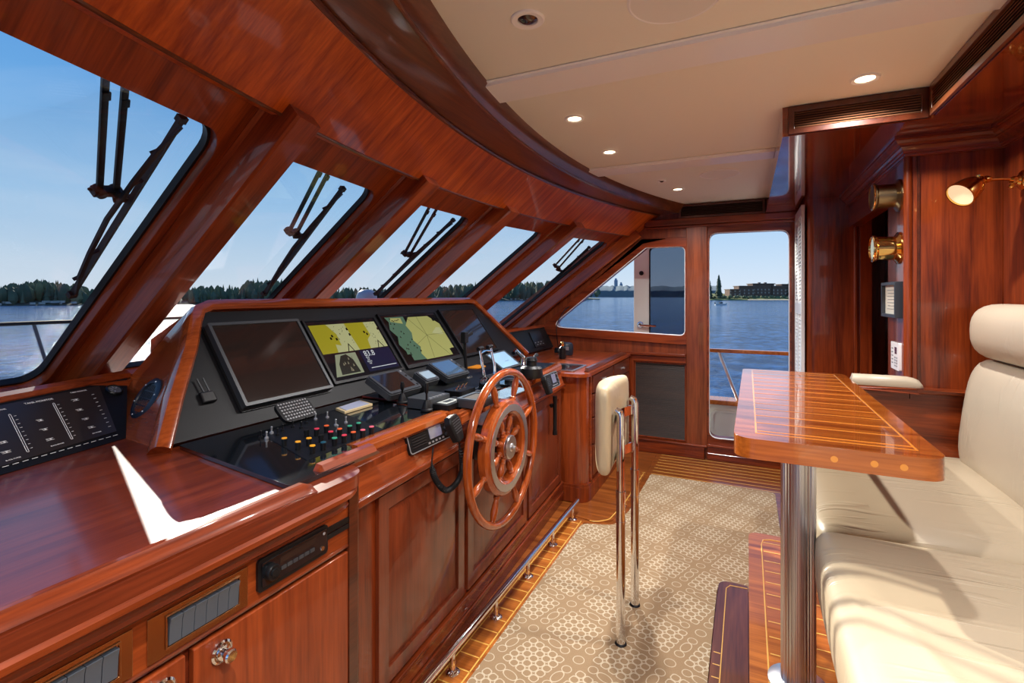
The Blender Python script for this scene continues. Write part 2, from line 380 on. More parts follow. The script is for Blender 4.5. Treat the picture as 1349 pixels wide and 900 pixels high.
# posts between the windows
PL.pop(0); YC.pop(0)
for i in range(0, 6):
    y = YC[i]; w = .055
    yc = y if i < 5 else y-.035
    h = V((.2*(yc-2.2), 1, 0)).normalized(); n = SL.cross(h).normalized(); n = n if n.x > 0 else -n
    top = V((T(yc), yc, 1.85))-SL*.16; bot = V((T(yc), yc, 1.85))+SL*1.10
    if i == 5: w = .022; h = V((0, 1, 0))
    b = MB(); prof = [(-w, 0), (-w, .150), (-w+.008, .158), (w-.008, .158), (w, .150), (w, 0)]
    b.loft([[P+h*a+n*c for a, c in prof] for P in (top, bot)])
    b.box(0, 0, 0, 0, 0, 0) if False else None
    # small step moulding where the post meets the window frame
    for sgn in (-1, 1):
        pr = [(sgn*w, 0), (sgn*(w+.014), 0), (sgn*(w+.014), .052), (sgn*w, .060)]
        if i == 5 and sgn == 1: continue
        b.loft([[P+h*a+n*c for a, c in pr] for P in (top, bot)])
    b.build('trim_%d' % (10+i if i else 30), WS, kind='structure')
# sill ledge in front of the glass
b = MB()
ysn = [-.8+i*(YW+.8)/34 for i in range(35)]
b.loft([[V((-2.0, y, 1.05)), V((T(y)-1.09-.12, y, .965)), V((T(y)-1.09-.12, y, .93)), V((-2.0, y, 1.0))] for y in ysn])
b.build('trim_16', WY, kind='structure')

# ---------------- far side wall (y = 4.4) with side window and doorway
def wf(x, z, w): return V((x, YW+w, z))
wl = MB()
slope = lambda z: -1.11-1.09/.82*(1.85-z)
outer = [(-2.25, -.02), (1.5, -.02), (1.5, 2.14), (slope(2.14)-.1, 2.14), (slope(1.0)-.12, 1.0), (-2.25, .9)]
sw = rpoly([(-1.70, 1.055), (-.473, 1.012), (-.473, 1.772), (-.80, 1.772)], [.055, .05, .05, .03])
do = rpoly([(-.287, .175), (.296, .185), (.296, 1.868), (-.287, 1.872)], .07)
b = MB(); b.plate(outer, [sw, do], wf, 0, .09); b.build('wall_far', wood('mahogany_wall', 'Z', (.16, .035, .014, 1), (.36, .09, .035, 1), rough=.35, coat=.4), kind='structure')
def off(poly, d):
    n = len(poly); c = []
    for i in range(n):
        p, q, r = V(poly[i-1]), V(poly[i]), V(poly[(i+1) % n]); t = (r-p)
        if t.length < 1e-6: c.append(tuple(q)); continue
        t.normalize(); c.append((q.x+t.y*d, q.y-t.x*d))
    return c
# side window: raised wooden surround, chrome bead, pane
g = bpy.data.objects.new('window_6', None); COL.objects.link(g); g['kind'] = 'structure'; ORG[g] = V((0, 0, 0))
so = rpoly([(-1.86, .985), (-.40, .935), (-.40, 1.85), (-.83, 1.85)], [.08, .09, .07, .03])
b = MB(); b.plate(so, [sw], wf, -.022, 0.0); b.build('window_frame', WX, g, bevel=.006)
b = MB(); b.tube([wf(x, z, -.006) for x, z in sw], .007, 6, loop=True); b.build('bead', WTR, g)
b = MB(); b.plate(off(sw, .01), [], wf, .04, .046); b.build('pane', GLS, g)
# doorway surround
g = bpy.data.objects.new('door_1', None); COL.objects.link(g); g['kind'] = 'structure'; ORG[g] = V((0, 0, 0))
b = MB(); b.plate(rpoly([(-.30, .115), (.31, .115), (.31, 1.93), (-.30, 1.93)], [.01, .01, .09, .09]), [do], wf, -.018, 0.0); b.build('door_frame', WX, g, bevel=.005)
b = MB(); b.tube([wf(x, z, .0) for x, z in do], .006, 6, loop=True); b.build('bead', WTR, g)
# flat pilaster between window and door, cap rail, lintel, cornice, baseboards
b = MB(); b.box(-.463, -.30, YW-.03, YW, .10, 1.94); b.build('trim_17', wood('mahogany_pilaster', 'Z', (.15, .035, .014, 1), (.38, .10, .04, 1), rough=.35, coat=.4), bevel=.004, kind='structure')
b = MB(); b.box(-1.02, -.465, YW-.05, YW, .835, .86); b.box(-.91+.0, -.463, YW-.03, YW, .78, .835); b.build('trim_18', WX, bevel=.006, kind='structure')
b = MB(); b.box(-.945, -.90, YW-.03, YW, .10, .835); b.build('trim_19', WZ, bevel=.004, kind='structure')
b = MB(); b.box(-.80, .34, YW-.06, YW, 1.945, 2.0); b.box(-.80, .34, YW-.04, YW, 1.925, 1.945); b.build('trim_20', WX, bevel=.006, kind='structure')
b = MB(); b.box(-.95, -.32, YW-.05, YW, 0, .10); b.box(-.95, -.30, YW-.055, YW, .10, .115); b.box(-.30, .36, YW-.035, YW, 0, .11); b.box(-.30, .36, YW-.05, YW, .11, .128); b.box(-.30, .36, YW-.04, YW, .05, .058)
b.build('baseboard_far', WX, bevel=.004, kind='structure')
# louvred grille under the side window
def grille(name, label, x0, x1, z0, z1, n, y, mats, frame=.02, dirn='y', group=None, tilt=.6):
    """slats run along x on the plane y (dirn y) or along y on the plane x"""
    f = (lambda a, z, w: V((a, y-w, z))) if dirn == 'y' else (lambda a, z, w: V((y-w, a, z)))
    t = thing(name, label, 'vent', f(x0, z0, 0), group)
    b = MB(); b.plate([(x0, z0), (x1, z0), (x1, z1), (x0, z1)], [[(x0+frame, z0+frame), (x1-frame, z0+frame), (x1-frame, z1-frame), (x0+frame, z1-frame)]], f, 0, .012)
    b.build('frame', mats[0], t, bevel=.002)
    b = MB(); b.plate([(x0+frame, z0+frame), (x1-frame, z0+frame), (x1-frame, z1-frame), (x0+frame, z1-frame)], [], f, -.003, .001); b.build('backing', DKG, t)
    b = MB(); dz = (z1-z0-2*frame)/n
    for k in range(n):
        zc = z0+frame+dz*(k+.5)
        p0, p1, p2, p3 = [f(a, zc+s*dz*.33, w) for s, w in ((-1, .010), (1, .004)) for a in (x0+frame, x1-frame)]
        nv = f(0, 0, -.0025)-f(0, 0, 0)
        b.prism([p0, p1, p3, p2], nv)
    b.build('slats', mats[1], t)
    return t
grille('louvred_grille', 'dark wooden louvred grille below the side window', -.90, -.465, .12, .78, 44, YW-.003, (WZ, LVD), .012)
grille('vent_grille', 'low dark vent grille above the far wall at the ceiling edge', -.52, .125, 2.0, 2.115, 6, YW-.045, (WK, LVD), .018, group=None)
# duct box under the ceiling on the right
b = MB(); b.box(.13, .34, 2.30, YW, 2.0, 2.13); b.box(.34, 1.3, 2.30, YW, 2.0, 2.13); b.box(.61, 1.3, -.9, 2.30, 2.0, 2.13)
b.build('ceiling_duct', wood('mahogany_duct', 'X', (.14, .027, .009, 1), (.33, .07, .022, 1), rough=.12, coat=1, coatr=.03), kind='structure')
grille('vent_grille', 'louvred vent facing the aisle on the ceiling duct above the clocks', .150, .60, 2.005, 2.115, 7, 2.299, (WK, wood('slat_brown', 'X', (.16, .08, .05, 1), (.42, .22, .15, 1))), .022)
grille('vent_grille', 'long louvred vent on the ceiling duct at the upper right edge', -.3, 2.27, 2.005, 2.115, 7, .609, (WB, wood('slat_brown_y', 'Y', (.16, .08, .05, 1), (.42, .22, .15, 1))), .022, dirn='x')
# ---------------- right side
b = MB()
# partition with rounded corner, seen between doorway and recess
prt = rpoly([(.36, 3.85), (.72, 3.85), (.72, 4.39), (.36, 4.39)], [.055, .005, .005, .005], 8)
b.plate(prt, [], lambda s, t, w: V((s, t, w)), 0, 2.0); b.build('wall_partition', WZ, kind='structure')
b = MB(); b.box(.625, .640, 3.825, 3.85, .0, 2.0); b.box(.655, .72, 3.835, 3.85, 0, 2.0); b.build('trim_21', WZ, bevel=.003, kind='structure')
b = MB(); b.plate(rpoly([(.60, 2.56), (.90, 2.56), (.90, 2.87), (.60, 2.87)], [.02, .002, .002, .002]), [], lambda s, t, w: V((s, t, w)), 0, 2.0)
b.build('wall_pilaster', WZ, kind='structure')
b = MB(); b.box(.90, .95, -.9, 4.39, 0, 2.0); b.build('wall_right', WZ, kind='structure')
b = MB(); b.box(.60, .66, 2.87, 3.85, 1.80, 2.0); b.build('trim_22', WY, kind='structure')
b = MB(); b.tube([V((.603, 2.563, 0)), V((.603, 2.563, 2.0))], .016, 12); b.build('trim_23', WZ, kind='structure')
b = MB(); b.box(.632, .640, 2.551, 2.562, .98, 1.93); b.build('trim_24', WK, kind='structure')
# crown cornice
cpf = [(0, .075), (.056, .075), (.056, .066), (.049, .064), (.049, .060), (.044, .050), (.034, .044), (.034, .038), (.028, .037), (.022, .028), (.019, .018), (.019, .013), (.012, .012), (.011, .004), (.006, .003), (.006, 0), (0, 0)]
def crown(path, name):
    rings = []
    for P, dvec in path: rings.append([V((P[0], P[1], 1.926+h))+V((dvec[0], dvec[1], 0))*o for o, h in cpf])
    MB().loft(rings).build(name, WX, kind='structure', ang=20)
crown([((.60, 3.84), (-1, 0)), ((.60, 2.555), (-1, -1)), ((.90, 2.555), (-1, -1)), ((.90, -.9), (-1, 0))], 'trim_25')
# ledge cabinet behind the settee
b = MB(); b.box(.19, .60, 2.52, 2.86, .0, .93); b.box(.405, .598, 2.5215, 2.62, .9301, .955); b.box(.60, .90, 2.52, 2.559, 0, .955); b.build('wall_ledge', WX, kind='structure')
b = MB(); b.box(.40, .62, 2.495, 2.63, .955, .975); b.box(.62, .90, 2.495, 2.559, .955, .975); b.build('trim_26', WX, bevel=.008, seg=3, kind='structure')
# raised settee platform and lower step
pf = rpoly([(.005, -.9), (.89, -.9), (.89, 2.49), (.005, 2.49)], [.01, .01, .01, .05])
b = MB(); fl = lambda s, t, w: V((s, t, w))
b.plate(pf, [], fl, .0, .28, 0)
y = 2.40
while y > .3: b.box(.062, .5, y, y+.0045, .2795, .2808, 1); y -= .082
b.tube([V((.055, .2, .280)), V((.055, 2.38, .280)), V((.062, 2.425, .280)), V((.09, 2.44, .280)), V((.3, 2.44, .280))], .0026, 6, m=1)
b.build('floor_platform', [TKX, HOL], kind='structure')
st = rpoly([(-.118, -.9), (.003, -.9), (.003, 2.46), (-.118, 2.46)], [.01, .01, .01, .05])
b = MB(); b.plate(st, [], fl, 0, .045, 0)
y = 1.95
while y > .3: b.box(-.112, -.088, y, y+.004, .0445, .0458, 1); y -= .065
b.tube([V((-.085, .2, .045)), V((-.085, 2.40, .045)), V((-.07, 2.43, .045)), V((0, 2.435, .045))], .0022, 6, m=1)
b.build('floor_step', [WB, HOL], kind='structure')

# louvred door folded against the partition
t = thing('louvred_door', 'pale grey louvred door panel beside the far doorway', 'door', (.335, 3.93, .0))
for (z0, z1) in ((1.30, 1.95), (.20, 1.22)):
    pass
b = MB(); fx = lambda a, z, w: V((.352-w, a, z))
b.plate([(3.87, .1), (4.385, .1), (4.385, 1.97), (3.87, 1.97)], [[(y0, z0), (y1, z0), (y1, z1), (y0, z1)] for y0, y1 in ((3.90, 4.10), (4.14, 4.34)) for z0, z1 in ((.2, 1.22), (1.30, 1.90))], fx, 0, .022)
b.build('frame', WTR, t, bevel=.003)
b = MB(); b.plate([(3.88, .12), (4.38, .12), (4.38, 1.95), (3.88, 1.95)], [], fx, -.002, .001); b.build('backing', DKG, t)
for y0, y1 in ((3.90, 4.10), (4.14, 4.34)):
    for z0, z1 in ((.2, 1.22), (1.30, 1.90)):
        b = MB(); z = z0+.01
        while z < z1-.01:
            b.prism([fx(y0, z-.006, .018), fx(y1, z-.006, .018), fx(y1, z+.008, .004), fx(y0, z+.008, .004)], (0, 0, -.004)); z += .0265
        b.build('slats', WTR, t)
# ------------------------------------------------------------------ outside: water, shores, boat rails, wipers
WL = -4.15     # water level (eye is 5.5 m above it)
def water_mat():
    m, nt, b = nm('lake_water'); L = nt.links.new
    tc = N(nt, 'ShaderNodeTexCoord')
    def ns(scale, det, st=(1, 1, 1)):
        mp = N(nt, 'ShaderNodeMapping'); mp.inputs['Scale'].default_value = st; L(tc.outputs['Object'], mp.inputs['Vector'])
        n = N(nt, 'ShaderNodeTexNoise'); n.inputs['Scale'].default_value = scale; n.inputs['Detail'].default_value = det; n.inputs['Roughness'].default_value = .6
        L(mp.outputs[0], n.inputs['Vector']); return n.outputs[0]
    a = ns(.75, 6, (1, .5, 1)); c = ns(.12, 3); d = ns(3.5, 3)
    cr = N(nt, 'ShaderNodeValToRGB'); e = cr.color_ramp.elements; e[0].position = .42; e[0].color = (.006, .035, .12, 1); e[1].position = .60; e[1].color = (.045, .15, .36, 1)
    L(math_(nt, 'ADD', math_(nt, 'MULTIPLY', a, .7), math_(nt, 'MULTIPLY', c, .3)), cr.inputs[0]); L(cr.outputs[0], b.inputs['Base Color'])
    b.inputs['Roughness'].default_value = .12; b.inputs['IOR'].default_value = 1.33; b.inputs['Specular IOR Level'].default_value = .16
    bp = N(nt, 'ShaderNodeBump'); bp.inputs['Strength'].default_value = 1; bp.inputs['Distance'].default_value = .35
    L(math_(nt, 'ADD', a, math_(nt, 'MULTIPLY', d, .3)), bp.inputs['Height']); L(bp.outputs[0], b.inputs['Normal'])
    return m
b = MB(); b.box(-6000, 3000, -3000, 6000, WL-1, WL); w = b.build('lake_water', water_mat()); tag(w, 'blue rippled lake water sparkling in the sun around the boat', 'water', kind='stuff')
LEAF = plain('far_foliage', (.14, .19, .11, 1), .9, var=.7, bscale=.12); LEAF2 = plain('olive_foliage', (.24, .25, .12, 1), .9, var=.6, bscale=.2)
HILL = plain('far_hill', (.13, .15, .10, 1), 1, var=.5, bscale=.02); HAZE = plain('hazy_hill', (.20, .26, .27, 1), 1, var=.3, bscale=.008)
LAWN = plain('lawn', (.22, .24, .06, 1), 1, var=.4, bscale=.1); SAND = plain('shore_sand', (.5, .42, .28, 1), 1)
BRN = plain('house_brown', (.20, .125, .09, 1), .9, var=.4, bscale=.3); BRK = plain('bark', (.1, .07, .05, 1), .9)
def shore_dist(u):
    pts = [(-900, 260), (0, 275), (400, 340), (560, 430), (760, 700), (800, 800)]
    for (u0, d0), (u1, d1) in zip(pts, pts[1:]):
        if u <= u1: return d0+(d1-d0)*(u-u0)/(u1-u0)
    return pts[-1][1]
def onshore(u, dd, z=None):
    d = ray(u, 390); return V((d.x, d.y, 0))*dd+V((0, 0, WL if z is None else z))
def blob_tree(b, P, h, w, m, kind):
    seg = 6
    if kind == 0:   # conifer: stacked ragged cones
        for k in range(3):
            z0 = P.z+h*(.12+.26*k); r = w*(1-.27*k); a0 = random.random()*6
            base = [P.xy.to_3d()+V((math.cos(a0+2*math.pi*t/seg)*r*random.uniform(.75, 1.1), math.sin(a0+2*math.pi*t/seg)*r*random.uniform(.75, 1.1), z0+random.uniform(-.4, .3))) for t in range(seg)]
            vs = base+[V((P.x, P.y, z0+h*.42))]
            b.add(vs, [(t, (t+1) % seg, seg) for t in range(seg)]+[tuple(range(seg))], m)
    else:
        rings = []
        for zf, rf in ((.05, .5), (.3, 1), (.6, .95), (.85, .6), (1, .1)):
            rings.append([V((P.x+math.cos(2*math.pi*t/7)*w*rf*random.uniform(.8, 1.15), P.y+math.sin(2*math.pi*t/7)*w*rf*random.uniform(.8, 1.15), P.z+h*zf+random.uniform(-.3, .3))) for t in range(7)])
        b.loft(rings, True, True, m)
# shore banks
b = MB(); rings = []
for i in range(60):
    u = -900+i*(1690/59); d = shore_dist(u); nz = noise.noise(V((u*.01, 0, 0)))
    hh = (3.5+3*nz)*d/300*max(.02, min(1, (790-u)/120))
    rings.append([onshore(u, d, WL-.5), onshore(u, d+2, WL+.6), onshore(u, d*1.10, WL+hh), onshore(u, d*1.3, WL+hh*2.0), onshore(u, d*1.5, WL-1)])
b.loft(rings); b.build('shore_bank', HILL, kind='structure')
b = MB()
for i in range(2600):
    u = random.uniform(-700, 790); d0 = shore_dist(u); q = random.random(); d = d0*(1.005+.28*q)
    nz = noise.noise(V((u*.01, 0, 0))); P = onshore(u, d, WL+(3.5+3*nz)*d0/300*min(1, .15+q*1.4)*.9)
    prof = .8+.45*noise.noise(V((u*.013, 3, 0)))+.2*math.sin(u*.021)
    k = 0 if random.random() < .45 else 1
    h = random.uniform(6.5, 13)*prof*(d0/300)**.75; 
    blob_tree(b, P, h, h*random.uniform(.18, .30) if k else h*.19, 1 if random.random() < .3 else 0, k)
f = b.build('shore_trees', [LEAF, LEAF2]); tag(f, 'dense wooded shore of conifers and bushes across the water to the left', 'forest', kind='stuff')
b = MB()
for i in range(90):
    u = random.uniform(-100, 760); d = shore_dist(u)*random.uniform(1.0, 1.02); P = onshore(u, d, WL+random.uniform(.6, 2.2))
    s_ = random.uniform(.5, 1.6); b.box(P.x-s_, P.x+s_, P.y-s_, P.y+s_, P.z-.6, P.z+.6)
f = b.build('shore_rocks', plain('pale_rock', (.5, .48, .42, 1), .9)); tag(f, 'pale rocks and small sheds along the foot of the wooded shore', 'rocks', kind='stuff')
# far hazy ridge with city towers behind the side window
b = MB(); rings = []
for i in range(70):
    u = 690+i*(260/69); d = 2300; hh = (21+6*noise.noise(V((u*.03, 5, 0)))+3*noise.noise(V((u*.25, 1, 0))))*2.6*min(1, .35+max(0, u-690)/120)
    rings.append([onshore(u, d, WL-1), onshore(u, d, WL+hh*.55), onshore(u, d*1.05, WL+hh), onshore(u, d*1.3, WL-1)])
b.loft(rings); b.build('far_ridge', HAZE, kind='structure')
def tower(u, d, w, z1, lab):
    P = onshore(u, d, WL); R_ = RT*w/2; F_ = FW*w/2
    b = MB(); b.obox(V((P.x, P.y, (WL+z1)/2)), R_, F_, V((0, 0, (z1-WL)/2))); b.obox(V((P.x, P.y, z1+4)), R_*.6, F_*.6, V((0, 0, 4)))
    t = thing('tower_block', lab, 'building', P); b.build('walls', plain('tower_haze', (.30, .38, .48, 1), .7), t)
    b = MB()
    for k in range(8): b.obox(V((P.x, P.y, WL+(z1-WL)*(.5+k*.06))), R_*1.01, F_*1.01, V((0, 0, 1.2)))
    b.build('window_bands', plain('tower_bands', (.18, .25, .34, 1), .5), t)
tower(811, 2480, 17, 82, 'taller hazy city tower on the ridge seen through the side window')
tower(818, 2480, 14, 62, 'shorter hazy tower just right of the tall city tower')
# right-hand shore behind the doorway: bank, house, conifers, motor boat
b = MB(); rings = []
for i in range(30):
    u = 905+i*(200/29); d = 640
    rings.append([onshore(u, d, WL-.5), onshore(u, d+1, WL+.7), onshore(u, d+14, WL+2.2), onshore(u, d+90, WL+9), onshore(u, d+160, WL-1)])
b.loft(rings); b.build('lawn_bank', LAWN, kind='structure')
b = MB(); b.loft([[onshore(u, 628, WL-.3), onshore(u, 628, WL+.35), onshore(u, 643, WL+1.1), onshore(u, 650, WL-.3)] for u in (985, 1010, 1040, 1080)]); b.build('sandy_beach', SAND, kind='structure')
P = onshore(1005, 700, WL+2.5); t = thing('shore_house', 'long brown lakeside house with flat roofs on the far shore seen through the doorway', 'house', P)
FWN = plain('far_windows', (.35, .30, .24, 1), .3)
b = MB(); b2 = MB(); hp = WL+5
for u0, u1, z1, dd in ((958, 972, 9, 690), (970, 990, 12.5, 695), (988, 1016, 15, 700), (1014, 1032, 12.5, 698), (1026, 1060, 14.5, 705)):
    p0, p1 = onshore(u0, dd, WL+3), onshore(u1, dd, WL+3); c = (p0+p1)/2; hx = (p1-p0)/2
    z1 *= 1.35; b.obox(V((c.x, c.y, WL+3+z1/2-1)), hx, FW*8, V((0, 0, z1/2)))
    b2.obox(V((c.x, c.y, WL+2.4+z1)), hx*1.06, FW*9.5, V((0, 0, .5)))
    nwin = max(2, int(hx.length/2.2))
    for r_ in range(2):
        for k in range(nwin):
            q = c+hx*(-.85+1.7*k/(nwin-1)); b3 = MB(); b3.obox(V((q.x, q.y, WL+4.5+z1*.28+r_*4.2))-FW*8.1, hx.normalized()*.9, FW*.1, V((0, 0, 1.1))); b3.build('window', FWN, t)
for u in (1000, 1008): p = onshore(u, 700); b2.obox(V((p.x, p.y, WL+23.5)), RT*1.5, FW*1.5, V((0, 0, 1.3)))
b.build('walls', BRN, t); b2.build('roof', plain('roof_grey_brown', (.17, .13, .11, 1), .8), t)
b = MB()
for i in range(150):
    u = random.uniform(940, 1075); P = onshore(u, random.uniform(648, 680), WL+random.uniform(1.5, 3.0)); h = random.uniform(1.5, 4.2); blob_tree(b, P, h, h*.5, random.choice((0, 1, 1)), 1)
f = b.build('garden_shrubs', [LEAF, LEAF2]); tag(f, 'green and golden garden shrubs in front of the brown lakeside house', 'shrubs', kind='stuff')
def conifer(u, d, h, w, lab, base=2.0, g='tall conifers on the far shore by the doorway'):
    P = onshore(u, d, WL+base); t = thing('conifer_tree', lab, 'tree', P, g)
    b = MB(); b.tube([P, P+V((0, 0, h*.96))], [.5, .06], 8); b.build('trunk', BRK, t)
    b = MB()
    for k in range(16):
        zf = .06+.9*k/16; r = w*(1-zf)**.75+.3
        for j in range(9):
            a = j*2*math.pi/9+k*.6+random.uniform(-.2, .2); rr = r*random.uniform(.7, 1.15); c, s = math.cos(a), math.sin(a); z = P.z+h*zf
            tip = V((P.x+c*rr, P.y+s*rr, z-.06*h+random.uniform(-.4, .4))); side = V((-s, c, 0))*rr*.32; mid = V((P.x+c*rr*.5, P.y+s*rr*.5, z))
            b.add([V((P.x, P.y, z+.05*h)), mid+side+V((0, 0, -.2)), tip, mid-side+V((0, 0, -.2)), mid+V((0, 0, -.06*h))], [(0, 1, 2), (0, 2, 3), (1, 4, 2), (4, 3, 2), (0, 4, 1), (0, 3, 4)])
    b.build('foliage', LEAF, t)
conifer(947, 660, 34, 6.5, 'tallest dark conifer at the left of the doorway view')
conifer(934, 655, 29, 6.5, 'slightly shorter conifer half hidden by the left door jamb')
conifer(1041, 690, 36, 5, 'thin conifer at the right of the doorway view behind the house', 3)
def boat(u, v, sc, lab):
    d = ray(u, v); P = CAM+d*((WL-1.35)/d.z); P.z = WL; t = thing('motor_boat', lab, 'boat', P)
    A, B_ = RT*sc, FW*sc*.3
    b = MB(); secs = []
    for s, w_, z0, z1 in ((-1, .9, .02, .26), (-.4, 1, 0, .25), (.3, 1, 0, .28), (.75, .6, .04, .34), (1.02, .05, .2, .38)):
        secs.append([P+A*s+B_*w_+V((0, 0, z1*sc)), P+A*s+B_*w_*.6+V((0, 0, (z0-.06)*sc)), P+A*s-B_*w_*.6+V((0, 0, (z0-.06)*sc)), P+A*s-B_*w_+V((0, 0, z1*sc))])
    b.loft(secs); b.build('hull', WHT, t)
    b = MB(); b.obox(P+A*-.05+V((0, 0, .36*sc)), A*.25, B_*.6, V((0, 0, .12*sc))); b.bar(P+A*-.3+V((0, 0, .3*sc)), P+A*-.3+V((0, 0, .72*sc)), .03*sc, .03*sc, (1, 0, 0)); b.bar(P+A*.1+V((0, 0, .3*sc)), P+A*.0+V((0, 0, .70*sc)), .03*sc, .03*sc, (1, 0, 0))
    b.obox(P+A*-.12+V((0, 0, .72*sc)), A*.32, B_*.7, V((0, 0, .02*sc))); b.build('cabin', GRY, t)
    b = MB(); b.obox(P+A*-1.02+V((0, 0, .3*sc)), A*.06, B_*.25, V((0, 0, .14*sc))); b.build('engine', BLK, t)
boat(950, 402, 3.6, 'small white and grey motor boat on the water seen through the doorway')

# own boat: foredeck, rails, side deck
b = MB()
bul = lambda y: -5.6+.09*(y-2.2)**2
ys = [-4+i*.4 for i in range(27)]
b.loft([[V((bul(y), y, .50)), V((bul(y)+.08, y, .50)), V((bul(y)+.08, y, -.6)), V((bul(y), y, -.6))] for y in ys]); b.build('foredeck_bulwark', plain('grey_bulwark', (.34, .37, .38, 1), .6), kind='structure')
b = MB(); b.loft([[V((bul(y)-.05, y, .50)), V((bul(y)+.13, y, .50)), V((bul(y)+.13, y, .53)), V((bul(y)-.05, y, .53))] for y in ys]); b.build('foredeck_cap_rail', WR); tag(bpy.data.objects['foredeck_cap_rail'], 'varnished teak cap rail along the bulwark beyond the left window', 'rail')
t = thing('bow_rail', 'thin metal bow rail on slanting posts outside the left windows', 'rail', (bul(2), 2, .53))
b = MB(); b.tube([V((bul(y)+.35, y, 1.13)) for y in ys], .016, 8); b.build('handrail', RUB, t)
for y in (-1.1, .3, 1.95, 3.4, 4.8): b = MB(); b.tube([V((bul(y)+.05, y+.25, .53)), V((bul(y)+.35, y, 1.12))], .013, 8); b.build('post', GRB, t)
b = MB(); b.box(-5.5, T(2.2)-1.15, -3, 6.5, -.1, .25); b.build('foredeck', DECK, kind='structure')
t = thing('searchlight', 'grey domed deck searchlight outside the windows above the helm monitors', 'light', (-3.3, 2.5, 1.0))
P = at(483, 392, X=-3.4)
b = MB(); b.lathe([(0.0, .10), (.05, .095), (.085, .07), (.10, .03), (.10, -.03), (.09, -.05)], P-V((0, 0, .02)), (0, 0, 1), 20); b.build('dome', GRY and plain('pale_grey', (.45, .47, .5, 1), .4), t)
Q = at(499, 393, X=-3.4)
b = MB(); b.box(Q.x-.05, Q.x+.05, Q.y-.06, Q.y+.06, Q.z-.07, Q.z+.07); b.build('housing', BLK, t, bevel=.01)
b = MB(); b.tube([V((P.x, P.y, .25)), V((P.x, P.y, P.z-.06))], .04, 12); b.build('post', GRY, t)
# side deck, bulwark and rail beyond the doorway
b = MB(); b.box(-2.2, 3.5, YW+.09, 5.35, -.12, -.05); b.build('side_deck', DECK, kind='structure')
b = MB(); b.loft([[V((x, 5.22-.0*x, .30)), V((x, 5.30, .30)), V((x, 5.42, -1.2)), V((x, 5.30, -1.2)), V((x, 5.18, -.06))] for x in (-1.0, 0, 1, 3.5)])
for x0 in (-.35, .55): b.plate(rrect(x0+.03, x0+.7, .02, .24, .05), [rrect(x0+.05, x0+.68, .04, .22, .04)], lambda s, t_, w: V((s, 5.2-w, t_)), -.02, .01)
b.build('side_bulwark', WHT, kind='structure')
b = MB(); b.box(-1.0, 3.5, 5.14, 5.36, .30, .345); b.build('cap_rail', WR, bevel=.012, seg=3); tag(bpy.data.objects['cap_rail'], 'teak cap rail on the white bulwark outside the doorway', 'rail')
t = thing('side_handrail', 'raised varnished handrail on slanting chrome posts beyond the doorway', 'rail', (0, 5.2, .34))
b = MB(); b.box(-.9, 3.5, 5.18, 5.25, .80, .835); b.build('handrail', WR, t, bevel=.012, seg=3)
for x in (-.25, .95): b = MB(); b.tube([V((x+.17, 5.23, .345)), V((x, 5.215, .80))], .016, 10); b.build('post', ALU, t)
# white weather door standing open behind the side window with tinted pane and handle
t = thing('weather_door', 'white outer door with a tinted pane and lever handle behind the side window', 'door', (-.7, 4.85, -.05))
YD = 4.88
p = lambda u, v: at(u, v, Y=YD)
xa, xb, xc = p(835, 400).x, p(856, 400).x, p(912, 400).x
b = MB(); fdo = lambda s, t_, w: V((s, YD+w, t_))
b.plate([(xa, -.05), (xc, -.05), (xc, 1.95), (xa, 1.95)], [rrect(xb, xc-.06, p(0, 438).z, p(870, 326).z, .04)], fdo, 0, .05); b.build('frame', WHT, t, bevel=.004)
b = MB(); b.plate(rrect(xb-.01, xc-.05, p(0, 440).z, p(870, 325).z, .04), [], fdo, .02, .026); b.build('pane', GLT, t)
b = MB(); b.plate(rrect(xb-.006, xc-.054, p(0, 440).z-.006, p(870, 325).z+.006, .045), [rrect(xb+.006, xc-.066, p(0, 438).z+.006, p(870, 326).z-.006, .04)], fdo, -.006, .004); b.build('gasket', RUB, t)
h = p(844, 428); b = MB(); b.lathe([(.032, 0), (.032, .01), (.024, .016), (.016, .03), (.016, .04)], h, (0, -1, 0), 16); b.tube([h+V((0, -.035, 0)), h+V((.07, -.04, -.004)), h+V((.15, -.035, -.006))], .011, 8); b.build('handle', CHR, t)
h = p(845, 360); b = MB(); b.lathe([(.022, 0), (.022, .006), (.012, .01)], h, (0, -1, 0), 14); b.build('button', BLK, t)

